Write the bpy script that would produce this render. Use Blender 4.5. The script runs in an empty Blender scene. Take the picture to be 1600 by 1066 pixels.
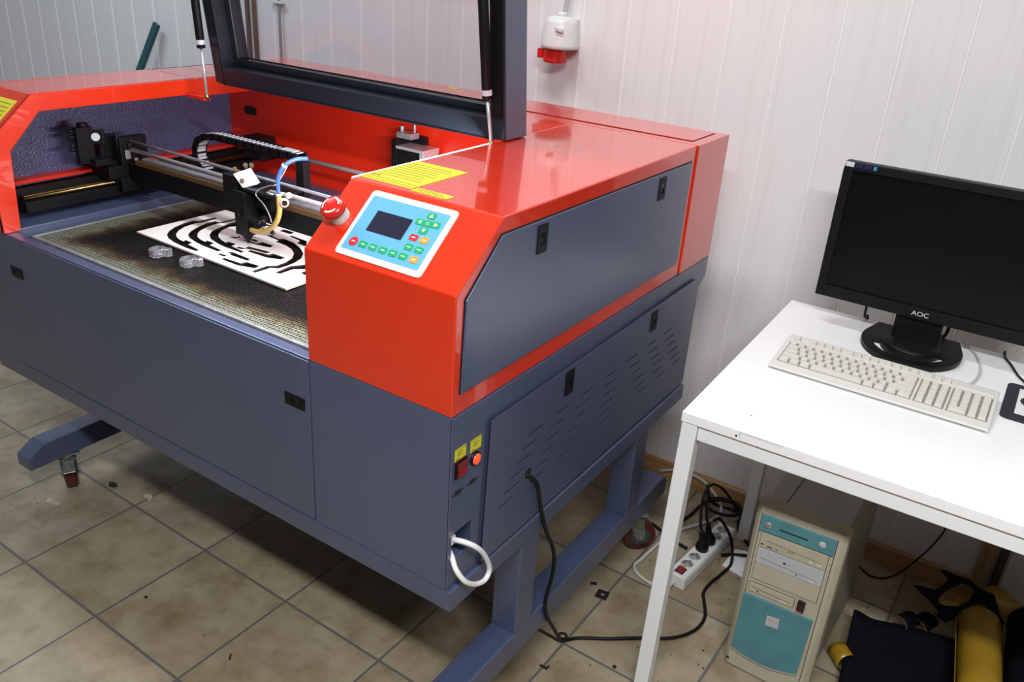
import bpy, bmesh, math, random
from mathutils import Vector, Matrix, Euler
random.seed(7)
C = bpy.context.scene.collection
R = math.radians
# ------------------------------------------------------------------ materials
def new_mat(name):
    m = bpy.data.materials.new(name); m.use_nodes = True
    nt = m.node_tree; nt.nodes.clear()
    o = nt.nodes.new('ShaderNodeOutputMaterial'); b = nt.nodes.new('ShaderNodeBsdfPrincipled')
    nt.links.new(b.outputs[0], o.inputs[0])
    return m, nt, b
def N(nt, typ, **kw):
    n = nt.nodes.new(typ)
    for k, v in kw.items():
        if hasattr(n, k): setattr(n, k, v)
        else: n.inputs[k].default_value = v
    return n
def plain(name, rgb, rough=.5, metal=0, coat=0, crough=.04, bump=0, bscale=300, var=0, vscale=6, spec=.5, emit=None, es=0):
    m, nt, b = new_mat(name)
    b.inputs['Base Color'].default_value = (*rgb, 1)
    b.inputs['Roughness'].default_value = rough; b.inputs['Metallic'].default_value = metal
    b.inputs['Coat Weight'].default_value = coat; b.inputs['Coat Roughness'].default_value = crough; b.inputs['Coat IOR'].default_value = 1.6 if crough > .2 else 1.5
    b.inputs['Specular IOR Level'].default_value = spec
    tc = N(nt, 'ShaderNodeTexCoord')
    if bump:
        n = N(nt, 'ShaderNodeTexNoise'); n.inputs['Scale'].default_value = bscale; n.inputs['Detail'].default_value = 3
        bp = N(nt, 'ShaderNodeBump'); bp.inputs['Strength'].default_value = bump; bp.inputs['Distance'].default_value = .001 if bump < .9 else .003
        nt.links.new(tc.outputs['Object'], n.inputs['Vector']); nt.links.new(n.outputs['Fac'], bp.inputs['Height'])
        nt.links.new(bp.outputs[0], b.inputs['Normal'])
    if var:
        n = N(nt, 'ShaderNodeTexNoise'); n.inputs['Scale'].default_value = vscale; n.inputs['Detail'].default_value = 6
        cr = N(nt, 'ShaderNodeValToRGB')
        cr.color_ramp.elements[0].position = .35; cr.color_ramp.elements[1].position = .65
        cr.color_ramp.elements[0].color = (*[c*(1-var) for c in rgb], 1); cr.color_ramp.elements[1].color = (*[min(1, c*(1+var)) for c in rgb], 1)
        nt.links.new(tc.outputs['Object'], n.inputs['Vector']); nt.links.new(n.outputs['Fac'], cr.inputs[0]); nt.links.new(cr.outputs[0], b.inputs['Base Color'])
    if emit:
        b.inputs['Emission Color'].default_value = (*emit, 1); b.inputs['Emission Strength'].default_value = es
    return m
M = {}
M['red'] = plain('red_gloss_paint', (.68, .029, .004), .25, coat=1.0, bump=.03, bscale=60)
M['red_in'] = plain('red_inner_paint', (.66, .022, .005), .35, bump=.08, bscale=80)
M['grey'] = plain('blue_grey_powder_coat', (.054, .072, .138), .42, coat=.7, crough=.27, bump=.10, bscale=500, var=.05, vscale=3)
M['grey_tex'] = plain('blue_grey_textured_paint', (.070, .078, .16), .24, bump=1.0, bscale=170)
M['grey_shaded'] = plain('lid_shaded_paint', (.011, .015, .023), .38, bump=.12, bscale=300)  # grey darkened in colour for the shade on the lid's inner face
M['black'] = plain('black_plastic', (.005, .005, .006), .45, spec=.25)
M['black_gloss'] = plain('black_gloss', (.008, .008, .01), .15)
M['black_matt'] = plain('black_matt', (.010, .010, .012), .6)
M['black_metal'] = plain('black_anodised', (.004, .004, .005), .55, spec=.2)
M['steel'] = plain('bright_steel', (.66, .65, .66), .34, metal=.55)
M['steel_dull'] = plain('dull_steel', (.36, .36, .37), .42, metal=.5, var=.15, vscale=40)
M['brass'] = plain('brass_rail', (.42, .30, .12), .3, metal=1)
M['brown'] = plain('brown_stripe', (.10, .055, .02), .4)
M['white_plate'] = plain('mirror_plate', (.72, .78, .80), .3)
M['white'] = plain('white_plastic', (.80, .80, .79), .35)
M['white_cable'] = plain('white_cable', (.78, .78, .77), .35)
M['grey_cable'] = plain('grey_white_cable', (.55, .55, .52), .4)
M['socket_white'] = plain('socket_white', (.72, .73, .71), .35)
M['table_white'] = plain('white_table_laminate', (.88, .88, .89), .32, var=.01, vscale=4)
M['table_leg'] = plain('white_leg_paint', (.80, .81, .82), .35)
M['yellow_label'] = plain('yellow_label', (.66, .60, .03), .45)
M['label_ink'] = plain('label_ink', (.16, .14, .02), .6)
M['panel_white'] = plain('panel_white', (.72, .74, .72), .35)
M['panel_blue'] = plain('panel_blue', (.12, .40, .62), .35)
M['lcd'] = plain('lcd_dark', (.020, .022, .045), .12)
M['btn_green'] = plain('button_green', (.01, .36, .12), .4)
M['btn_red'] = plain('button_red', (.66, .02, .03), .4)
M['btn_orange'] = plain('button_orange', (.80, .32, .03), .4)
M['mark_white'] = plain('white_mark', (.75, .85, .75), .5)
M['red_plastic'] = plain('red_plastic', (.60, .018, .012), .25)
M['red_clear'] = plain('red_rocker', (.16, .006, .009), .22, emit=(.7, .02, .02), es=.04)
M['lamp_glow'] = plain('lit_indicator', (.8, .07, .03), .25, emit=(1, .09, .02), es=.55)
M['clear_collar'] = plain('grey_collar', (.62, .58, .55), .25)
M['amber'] = plain('amber_hose', (.50, .33, .10), .25)
M['blue_hose'] = plain('blue_hose', (.06, .14, .42), .22)
M['caster_red'] = plain('caster_red', (.085, .012, .010), .35)
M['caster_hub'] = plain('caster_hub', (.05, .055, .06), .4)
M['caster_fork'] = plain('caster_fork', (.26, .29, .27), .38, metal=.8, var=.25, vscale=60)
M['pc_beige'] = plain('pc_beige', (.43, .395, .295), .45, var=.06, vscale=12)
M['pc_grey'] = plain('pc_case_metal', (.42, .42, .42), .42, metal=.2)
M['pc_side'] = plain('pc_case_side', (.28, .26, .22), .5)
M['pc_teal'] = plain('pc_teal', (.075, .225, .255), .35, var=.08, vscale=20)
M['pc_silver'] = plain('pc_silver_drive', (.44, .45, .48), .35)
M['key'] = plain('keyboard_key', (.62, .61, .55), .45)
M['kb_body'] = plain('keyboard_body', (.66, .65, .61), .45)
M['silver_sticker'] = plain('silver_sticker', (.62, .62, .66), .3)
M['blue_sticker'] = plain('blue_sticker', (.05, .25, .5), .3)
M['navy_sticker'] = plain('navy_sticker', (.015, .02, .06), .3)
M['wood'] = None
M['teal_bar'] = plain('teal_bar', (.008, .075, .09), .35)
M['brown_batten'] = plain('brown_batten', (.15, .075, .06), .5)
M['dark_batten'] = plain('dark_batten', (.10, .055, .035), .5)
M['conduit'] = plain('grey_conduit', (.30, .29, .29), .4)
M['sheet_black'] = plain('black_foam_sheet', (.004, .004, .007), .8, spec=.1)
M['sheet_yellow'] = plain('yellow_foil', (.30, .175, .010), .32)
M['recess'] = plain('socket_recess_grey', (.30, .30, .29), .45)
M['key_well'] = plain('keyboard_well', (.24, .237, .21), .5)
M['paper'] = plain('white_board', (.80, .80, .84), .5)
M['chip_wood'] = plain('wood_chip', (.50, .42, .32), .6)
M['chip_black'] = plain('black_chip', (.012, .011, .011), .5)
M['pad_white'] = plain('pad_white', (.76, .77, .76), .6)
M['pad_black'] = plain('pad_black', (.022, .018, .030), .7)
M['lamp_diffuser'] = plain('fluorescent_diffuser', (.9, .9, .9), .4, emit=(1, .98, .95), es=2)
M['led'] = plain('led_tube', (.9, .9, .95), .4, emit=(.93, .93, 1), es=9)
M['ceiling'] = plain('ceiling_white', (.75, .75, .75), .7)
M['burnt_edge'] = plain('burnt_cut_edge', (.020, .014, .010), .7)
M['plywood_edge'] = plain('plywood_edge', (.42, .37, .30), .6)
M['plywood'] = plain('plywood_face', (.84, .79, .75), .5, var=.04, vscale=10)
def glass(name, tint, rough=.02):
    m = bpy.data.materials.new(name); m.use_nodes = True; nt = m.node_tree; nt.nodes.clear()
    o = N(nt, 'ShaderNodeOutputMaterial'); t = N(nt, 'ShaderNodeBsdfTransparent'); t.inputs[0].default_value = (*tint, 1)
    g = N(nt, 'ShaderNodeBsdfGlossy'); g.inputs['Roughness'].default_value = rough
    lw = N(nt, 'ShaderNodeLayerWeight'); lw.inputs[0].default_value = .5; x = N(nt, 'ShaderNodeMixShader')
    p = N(nt, 'ShaderNodeMath', operation='POWER'); p.inputs[1].default_value = 5; nt.links.new(lw.outputs['Facing'], p.inputs[0])
    q = N(nt, 'ShaderNodeMath', operation='MULTIPLY_ADD'); q.inputs[1].default_value = .95; q.inputs[2].default_value = .04; nt.links.new(p.outputs[0], q.inputs[0])
    nt.links.new(q.outputs[0], x.inputs[0]); nt.links.new(t.outputs[0], x.inputs[1]); nt.links.new(g.outputs[0], x.inputs[2]); nt.links.new(x.outputs[0], o.inputs[0])
    return m
M['lid_glass'] = glass('lid_acrylic', (.93, .93, .94))
m, nt, b = new_mat('clear_acrylic'); b.inputs['Base Color'].default_value = (.93, .95, .97, 1); b.inputs['Transmission Weight'].default_value = .90; b.inputs['IOR'].default_value = 1.49; b.inputs['Roughness'].default_value = .08; M['acrylic'] = m

def math_node(nt, op, a=None, bv=None):
    n = N(nt, 'ShaderNodeMath', operation=op)
    for i, v in enumerate((a, bv)):
        if v is None: continue
        if isinstance(v, (int, float)): n.inputs[i].default_value = v
        else: nt.links.new(v, n.inputs[i])
    return n.outputs[0]
def floor_mat():
    m, nt, b = new_mat('beige_stone_tiles'); T = .33; ang = -.0103
    tc = N(nt, 'ShaderNodeTexCoord'); mp = N(nt, 'ShaderNodeMapping'); mp.vector_type = 'TEXTURE'
    mp.inputs['Rotation'].default_value = (0, 0, ang)
    mp.inputs['Location'].default_value = (math.cos(ang)*-1.3118-math.sin(ang)*-.1684, math.sin(ang)*-1.3118+math.cos(ang)*-.1684, 0)
    mp.inputs['Scale'].default_value = (T, T, T)
    nt.links.new(tc.outputs['Object'], mp.inputs[0])
    sx = N(nt, 'ShaderNodeSeparateXYZ'); nt.links.new(mp.outputs[0], sx.inputs[0])
    def edge(o):
        f = math_node(nt, 'FRACT', o); f2 = math_node(nt, 'SUBTRACT', f, .5); a = math_node(nt, 'ABSOLUTE', f2)
        return a
    mx = math_node(nt, 'MAXIMUM', edge(sx.outputs[0]), edge(sx.outputs[1]))
    gr = N(nt, 'ShaderNodeMapRange'); gr.inputs[1].default_value = .4875; gr.inputs[2].default_value = .4925; nt.links.new(mx, gr.inputs[0])
    # per tile tone
    fl = N(nt, 'ShaderNodeVectorMath', operation='FLOOR'); nt.links.new(mp.outputs[0], fl.inputs[0])
    wn = N(nt, 'ShaderNodeTexWhiteNoise'); wn.noise_dimensions = '3D'; nt.links.new(fl.outputs[0], wn.inputs[0])
    add = N(nt, 'ShaderNodeVectorMath', operation='ADD'); sc = N(nt, 'ShaderNodeVectorMath', operation='SCALE'); sc.inputs['Scale'].default_value = 7
    nt.links.new(wn.outputs['Color'], sc.inputs[0]); nt.links.new(tc.outputs['Object'], add.inputs[0]); nt.links.new(sc.outputs[0], add.inputs[1])
    n1 = N(nt, 'ShaderNodeTexNoise'); n1.inputs['Scale'].default_value = 7; n1.inputs['Detail'].default_value = 8; n1.inputs['Roughness'].default_value = .62
    nt.links.new(add.outputs[0], n1.inputs[0])
    cr = N(nt, 'ShaderNodeValToRGB'); e = cr.color_ramp.elements
    e[0].position = .30; e[0].color = (.20, .150, .084, 1); e[1].position = .72; e[1].color = (.37, .315, .22, 1)
    x = e.new(.47); x.color = (.28, .226, .148, 1); x = e.new(.56); x.color = (.315, .263, .177, 1)
    nt.links.new(n1.outputs['Fac'], cr.inputs[0])
    n2 = N(nt, 'ShaderNodeTexNoise'); n2.inputs['Scale'].default_value = 22; n2.inputs['Detail'].default_value = 5; nt.links.new(tc.outputs['Object'], n2.inputs[0])
    cr2 = N(nt, 'ShaderNodeValToRGB'); cr2.color_ramp.elements[0].position = .25; cr2.color_ramp.elements[0].color = (.62, .58, .52, 1); cr2.color_ramp.elements[1].position = .5; cr2.color_ramp.elements[1].color = (1, 1, 1, 1)
    nt.links.new(n2.outputs['Fac'], cr2.inputs[0])
    mul = N(nt, 'ShaderNodeMixRGB', blend_type='MULTIPLY'); mul.inputs[0].default_value = .6; nt.links.new(cr.outputs[0], mul.inputs[1]); nt.links.new(cr2.outputs[0], mul.inputs[2])
    # dirt specks towards the cable corner
    n3 = N(nt, 'ShaderNodeTexNoise'); n3.inputs['Scale'].default_value = 75; n3.inputs['Detail'].default_value = 2; nt.links.new(tc.outputs['Object'], n3.inputs[0])
    so = N(nt, 'ShaderNodeSeparateXYZ'); nt.links.new(tc.outputs['Object'], so.inputs[0])
    gx = N(nt, 'ShaderNodeMapRange'); gx.inputs[1].default_value = .2; gx.inputs[2].default_value = 1.2; gx.inputs[3].default_value = .78; gx.inputs[4].default_value = .66; nt.links.new(so.outputs[1], gx.inputs[0])
    sp = math_node(nt, 'GREATER_THAN', n3.outputs['Fac'], gx.outputs[0])
    mk = N(nt, 'ShaderNodeMixRGB'); mk.inputs[2].default_value = (.035, .03, .026, 1); nt.links.new(math_node(nt, 'MULTIPLY', sp, .8), mk.inputs[0]); nt.links.new(mul.outputs[0], mk.inputs[1])
    mg = N(nt, 'ShaderNodeMixRGB'); mg.inputs[2].default_value = (.115, .11, .105, 1); nt.links.new(gr.outputs[0], mg.inputs[0]); nt.links.new(mk.outputs[0], mg.inputs[1])
    nt.links.new(mg.outputs[0], b.inputs['Base Color'])
    b.inputs['Roughness'].default_value = .36
    bp = N(nt, 'ShaderNodeBump'); bp.inputs['Strength'].default_value = .5; bp.inputs['Distance'].default_value = .002
    h = math_node(nt, 'SUBTRACT', math_node(nt, 'MULTIPLY', n1.outputs['Fac'], .25), gr.outputs[0]); nt.links.new(h, bp.inputs['Height']); nt.links.new(bp.outputs[0], b.inputs['Normal'])
    return m
def panel_mat(name, a, bcol, rough=.42):
    # pale laminate with a faint vertical wood grain
    m, nt, b = new_mat(name)
    tc = N(nt, 'ShaderNodeTexCoord'); mp = N(nt, 'ShaderNodeMapping'); mp.inputs['Scale'].default_value = (40, 40, 1.3)
    nt.links.new(tc.outputs['Object'], mp.inputs[0])
    n = N(nt, 'ShaderNodeTexNoise'); n.inputs['Scale'].default_value = 1.6; n.inputs['Detail'].default_value = 6; n.inputs['Distortion'].default_value = .7
    nt.links.new(mp.outputs[0], n.inputs[0])
    cr = N(nt, 'ShaderNodeValToRGB'); e = cr.color_ramp.elements
    e[0].position = .30; e[0].color = (*bcol, 1); e[1].position = .52; e[1].color = (*a, 1)
    nt.links.new(n.outputs['Fac'], cr.inputs[0]); nt.links.new(cr.outputs[0], b.inputs['Base Color'])
    b.inputs['Roughness'].default_value = rough
    bp = N(nt, 'ShaderNodeBump'); bp.inputs['Strength'].default_value = .12; bp.inputs['Distance'].default_value = .001
    nt.links.new(n.outputs['Fac'], bp.inputs['Height']); nt.links.new(bp.outputs[0], b.inputs['Normal'])
    return m
M['floor'] = floor_mat()
M['wall'] = panel_mat('white_wood_panel', (.79, .775, .775), (.745, .728, .725))
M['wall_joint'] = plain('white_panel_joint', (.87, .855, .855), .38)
def wood_mat(name, a, c, axis):
    m, nt, b = new_mat(name)
    tc = N(nt, 'ShaderNodeTexCoord'); mp = N(nt, 'ShaderNodeMapping'); s = [60, 60, 60]; s[axis] = 3; mp.inputs['Scale'].default_value = s
    nt.links.new(tc.outputs['Object'], mp.inputs[0]); n = N(nt, 'ShaderNodeTexNoise'); n.inputs['Scale'].default_value = 1; n.inputs['Detail'].default_value = 5; n.inputs['Distortion'].default_value = 1
    nt.links.new(mp.outputs[0], n.inputs[0]); cr = N(nt, 'ShaderNodeValToRGB'); e = cr.color_ramp.elements
    e[0].position = .3; e[0].color = (*c, 1); e[1].position = .65; e[1].color = (*a, 1)
    nt.links.new(n.outputs['Fac'], cr.inputs[0]); nt.links.new(cr.outputs[0], b.inputs['Base Color']); b.inputs['Roughness'].default_value = .5
    return m
M['wood'] = wood_mat('pine_baseboard', (.52, .31, .14), (.33, .17, .06), 0)
M['wood_v'] = wood_mat('pine_batten', (.46, .31, .15), (.30, .17, .07), 2)
def honeycomb_mat():
    m, nt, b = new_mat('honeycomb_bed')
    tc = N(nt, 'ShaderNodeTexCoord')
    v = N(nt, 'ShaderNodeTexVoronoi'); v.voronoi_dimensions = '2D'; v.feature = 'DISTANCE_TO_EDGE'; v.inputs['Scale'].default_value = 115; v.inputs['Randomness'].default_value = .25
    mp = N(nt, 'ShaderNodeMapping'); mp.inputs['Scale'].default_value = (1, .8, 1); nt.links.new(tc.outputs['Object'], mp.inputs[0]); nt.links.new(mp.outputs[0], v.inputs['Vector'])
    wall = N(nt, 'ShaderNodeMapRange'); wall.inputs[1].default_value = .07; wall.inputs[2].default_value = .20; wall.inputs[3].default_value = 1; wall.inputs[4].default_value = 0
    nt.links.new(v.outputs['Distance'], wall.inputs[0])
    s = N(nt, 'ShaderNodeSeparateXYZ'); nt.links.new(tc.outputs['Object'], s.inputs[0])
    # soot: everything but the margins of the bed is burnt, with a ragged border
    n = N(nt, 'ShaderNodeTexNoise'); n.inputs['Scale'].default_value = 14; n.inputs['Detail'].default_value = 8; n.inputs['Roughness'].default_value = .7; nt.links.new(tc.outputs['Object'], n.inputs[0])
    def ramp(o, a0, a1):
        r = N(nt, 'ShaderNodeMapRange'); r.inputs[1].default_value = a0; r.inputs[2].default_value = a1; nt.links.new(o, r.inputs[0]); return r.outputs[0]
    # local origin is the bed centre
    fx = math_node(nt, 'MINIMUM', ramp(s.outputs[0], -.50, -.36), 1.0)
    fy = ramp(s.outputs[1], -.315, -.20)
    fr = ramp(s.outputs[1], .42, .30)
    core = math_node(nt, 'MINIMUM', math_node(nt, 'MINIMUM', fx, fy), fr)
    t = math_node(nt, 'ADD', math_node(nt, 'MULTIPLY', math_node(nt, 'SUBTRACT', n.outputs['Fac'], .5), 1.1), core)
    cr = N(nt, 'ShaderNodeValToRGB'); e = cr.color_ramp.elements
    e[0].position = .22; e[0].color = (.22, .235, .18, 1); e[1].position = .80; e[1].color = (.006, .005, .005, 1)
    x = e.new(.36); x.color = (.13, .105, .055, 1); x = e.new(.55); x.color = (.05, .032, .016, 1)
    nt.links.new(t, cr.inputs[0])
    mx = N(nt, 'ShaderNodeMixRGB', blend_type='MULTIPLY'); mx.inputs[0].default_value = 1
    cc = N(nt, 'ShaderNodeMapRange'); cc.inputs[3].default_value = .22; cc.inputs[4].default_value = 1.15; nt.links.new(wall.outputs[0], cc.inputs[0])
    nt.links.new(cr.outputs[0], mx.inputs[1]); nt.links.new(cc.outputs[0], mx.inputs[2]); nt.links.new(mx.outputs[0], b.inputs['Base Color'])
    b.inputs['Roughness'].default_value = .5; b.inputs['Metallic'].default_value = .15; b.inputs['Specular IOR Level'].default_value = .25
    bp = N(nt, 'ShaderNodeBump'); bp.inputs['Strength'].default_value = .8; bp.inputs['Distance'].default_value = .002
    nt.links.new(wall.outputs[0], bp.inputs['Height']); nt.links.new(bp.outputs[0], b.inputs['Normal'])
    return m
M['honeycomb'] = honeycomb_mat()

# ------------------------------------------------------------------ mesh building
class MB:
    def __init__(s): s.v = []; s.f = []; s.mi = []; s.sm = []
    def add(s, vs, fs, mi=0, smooth=False):
        o = len(s.v); s.v += [Vector(p) for p in vs]
        for f in fs: s.f.append([o+i for i in f]); s.mi.append(mi); s.sm.append(smooth)
        return s
    def box(s, x0, x1, y0, y1, z0, z1, mi=0):
        if x0 > x1: x0, x1 = x1, x0
        if y0 > y1: y0, y1 = y1, y0
        if z0 > z1: z0, z1 = z1, z0
        v = [(x0,y0,z0),(x1,y0,z0),(x1,y1,z0),(x0,y1,z0),(x0,y0,z1),(x1,y0,z1),(x1,y1,z1),(x0,y1,z1)]
        return s.add(v, [(0,3,2,1),(4,5,6,7),(0,1,5,4),(1,2,6,5),(2,3,7,6),(3,0,4,7)], mi)
    def obox(s, c, ax, ay, az, mi=0):
        # box from centre and three half axis vectors
        c = Vector(c); ax, ay, az = Vector(ax), Vector(ay), Vector(az)
        if ax.cross(ay).dot(az) < 0: ax = -ax
        v = [c+a*ax+b_*ay+d*az for d in (-1,1) for a, b_ in ((-1,-1),(1,-1),(1,1),(-1,1))]
        return s.add(v, [(0,3,2,1),(4,5,6,7),(0,1,5,4),(1,2,6,5),(2,3,7,6),(3,0,4,7)], mi)
    def prism(s, poly, axis, d0, d1, mi=0):
        # poly: 2D outline; axis x -> (y,z), y -> (x,z), z -> (x,y)
        def P(p, d): return {'x': (d, p[0], p[1]), 'y': (p[0], d, p[1]), 'z': (p[0], p[1], d)}[axis]
        a = sum(poly[i][0]*poly[(i+1) % len(poly)][1]-poly[(i+1) % len(poly)][0]*poly[i][1] for i in range(len(poly)))
        pl = list(poly) if a > 0 else list(poly)[::-1]
        if axis == 'y': pl = pl[::-1]
        n = len(pl); v = [P(p, min(d0, d1)) for p in pl]+[P(p, max(d0, d1)) for p in pl]
        f = [tuple(range(n))[::-1], tuple(range(n, 2*n))]+[(i, (i+1) % n, n+(i+1) % n, n+i) for i in range(n)]
        return s.add(v, f, mi)
    def cyl(s, p0, p1, r0, r1=None, seg=20, mi=0, caps=True):
        r1 = r0 if r1 is None else r1; p0, p1 = Vector(p0), Vector(p1); d = (p1-p0).normalized()
        u = d.orthogonal().normalized(); w = d.cross(u); v = []
        for p, r in ((p0, r0), (p1, r1)):
            for i in range(seg):
                a = 2*math.pi*i/seg; v.append(p+r*(math.cos(a)*u+math.sin(a)*w))
        s.add(v, [(i, (i+1) % seg, seg+(i+1) % seg, seg+i) for i in range(seg)], mi, True)
        if caps: s.add(v[:seg], [tuple(range(seg))[::-1]], mi); s.add(v[seg:], [tuple(range(seg))], mi)
        return s
    def lathe(s, prof, c, d=(0,0,1), seg=28, mi=0):
        # prof: list of (radius, height along d)
        c = Vector(c); d = Vector(d).normalized(); u = d.orthogonal().normalized(); w = d.cross(u); v = []
        for r, h in prof:
            for i in range(seg):
                a = 2*math.pi*i/seg; v.append(c+d*h+max(r, 1e-5)*(math.cos(a)*u+math.sin(a)*w))
        f = []
        for k in range(len(prof)-1):
            for i in range(seg): f.append((k*seg+i, k*seg+(i+1) % seg, (k+1)*seg+(i+1) % seg, (k+1)*seg+i))
        return s.add(v, f, mi, True)
    def tube(s, pts, r, seg=10, mi=0, sub=6):
        pts = [Vector(p) for p in pts]
        if sub > 1 and len(pts) > 2:
            q = []; n = len(pts)
            for i in range(n-1):
                p0 = pts[max(i-1, 0)]; p1 = pts[i]; p2 = pts[i+1]; p3 = pts[min(i+2, n-1)]
                for k in range(sub):
                    t = k/sub; q.append(.5*((2*p1)+(p2-p0)*t+(2*p0-5*p1+4*p2-p3)*t*t+(3*p1-p0-3*p2+p3)*t**3))
            q.append(pts[-1]); pts = q
        v = []; u = None; n = len(pts)
        for i, p in enumerate(pts):
            d = (pts[min(i+1, n-1)]-pts[max(i-1, 0)]).normalized()
            u = d.orthogonal().normalized() if u is None else (u-d*u.dot(d)).normalized()
            w = d.cross(u)
            for k in range(seg):
                a = 2*math.pi*k/seg; v.append(p+r*(math.cos(a)*u+math.sin(a)*w))
        f = [(i*seg+k, i*seg+(k+1) % seg, (i+1)*seg+(k+1) % seg, (i+1)*seg+k) for i in range(n-1) for k in range(seg)]
        s.add(v, f, mi, True); s.add(v[:seg], [tuple(range(seg))[::-1]], mi); s.add(v[-seg:], [tuple(range(seg))], mi)
        return s
    def build(s, name, mat, parent=None, bevel=0, seg=2, xf=None):
        org = world_of(parent) if parent else Vector()
        me = bpy.data.meshes.new(name)
        vs = [(xf @ p) if xf else p for p in s.v]
        me.from_pydata([tuple(p-org) for p in vs], [], s.f)
        mats = mat if isinstance(mat, (list, tuple)) else [mat]
        for m_ in mats: me.materials.append(M[m_] if isinstance(m_, str) else m_)
        for p, mi, sm in zip(me.polygons, s.mi, s.sm): p.material_index = mi; p.use_smooth = sm
        me.update()
        bm = bmesh.new(); bm.from_mesh(me); bmesh.ops.remove_doubles(bm, verts=bm.verts, dist=1e-6); bm.to_mesh(me); bm.free()
        return link(name, me, parent, bevel, seg)
def link(name, me, parent=None, bevel=0, seg=2):
    o = bpy.data.objects.new(name, me); C.objects.link(o)
    if parent: o.parent = parent
    if bevel:
        b = o.modifiers.new('bevel', 'BEVEL'); b.width = bevel; b.segments = seg; b.limit_method = 'ANGLE'; b.angle_limit = R(35)
        b.harden_normals = False
    return o
def world_of(o):
    p = Vector()
    while o: p += o.location; o = o.parent
    return p
def thing(name, label, cat, loc=(0,0,0), group=None):
    o = bpy.data.objects.new(name, None); C.objects.link(o); o.location = loc; o.empty_display_size = .1
    return tag(o, label, cat, group)
def tag(o, label, cat=None, group=None):
    o['label'] = label
    if cat: o['category'] = cat
    if group: o['group'] = group
    return o
def struct(o): o['kind'] = 'structure'; return o
def recentre(o):
    # moves a one-mesh thing's origin to the middle of its footprint
    me = o.data; xs = [v.co for v in me.vertices]
    c = Vector((sum(p.x for p in xs)/len(xs), sum(p.y for p in xs)/len(xs), min(p.z for p in xs)))
    for v in me.vertices: v.co -= c
    o.location += c; return o
def plate_with_holes(name, outer, holes, thick, mat, parent, place, bevel=0):
    # flat plate with real cut-outs; place maps (u, v, w) to the world
    cu = bpy.data.curves.new(name+'_outline', 'CURVE'); cu.dimensions = '2D'; cu.fill_mode = 'BOTH'; cu.extrude = thick/2
    for pl in [outer]+holes:
        sp = cu.splines.new('POLY'); sp.points.add(len(pl)-1); sp.use_cyclic_u = True
        for p, q in zip(sp.points, pl): p.co = (q[0], q[1], 0, 1)
    tmp = bpy.data.objects.new('tmp', cu); C.objects.link(tmp); bpy.context.view_layer.update()
    me = bpy.data.meshes.new_from_object(tmp.evaluated_get(bpy.context.evaluated_depsgraph_get()))
    bpy.data.objects.remove(tmp); me.name = name
    org = world_of(parent) if parent else Vector()
    for v in me.vertices: v.co = Vector(place(*v.co))-org
    me.materials.clear()
    mats = mat if isinstance(mat, (list, tuple)) else [mat]
    for m_ in mats: me.materials.append(M[m_])
    bm = bmesh.new(); bm.from_mesh(me); bmesh.ops.remove_doubles(bm, verts=bm.verts, dist=1e-6); bmesh.ops.recalc_face_normals(bm, faces=bm.faces); bm.to_mesh(me); bm.free()
    for p in me.polygons: p.use_smooth = False
    return link(name, me, parent, bevel)
def rrect(x0, x1, y0, y1, r, n=4):
    o = []
    for cx, cy, a in ((x1-r, y1-r, 0), (x0+r, y1-r, 90), (x0+r, y0+r, 180), (x1-r, y0+r, 270)):
        for k in range(n+1):
            t = R(a+90*k/n); o.append((cx+r*math.cos(t), cy+r*math.sin(t)))
    return o
def circ(cx, cy, r, n=20): return [(cx+r*math.cos(2*math.pi*k/n), cy+r*math.sin(2*math.pi*k/n)) for k in range(n)]
def text_mesh(name, body, size, mat, parent, place, thick=.0004):
    cu = bpy.data.curves.new(name, 'FONT'); cu.body = body; cu.size = size; cu.extrude = thick/2; cu.align_x = 'CENTER'; cu.align_y = 'CENTER'
    tmp = bpy.data.objects.new('tmp', cu); C.objects.link(tmp); bpy.context.view_layer.update()
    me = bpy.data.meshes.new_from_object(tmp.evaluated_get(bpy.context.evaluated_depsgraph_get())); bpy.data.objects.remove(tmp)
    org = world_of(parent) if parent else Vector()
    for v in me.vertices: v.co = Vector(place(*v.co))-org
    me.materials.clear(); me.materials.append(M[mat]); me.name = name
    return link(name, me, parent)

M['screen'] = plain('screen_off', (.003, .004, .005), .3, spec=.2)
LAMP1 = (1.05, -1.25, 92); LAMP2 = (-2.35, .4, 19); LAMP3 = (-.4, .4, 17)
LEDP = 7
WCOL = (.72, .82, 1.0); WSTR = .05; EXPO = 0.15

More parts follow.
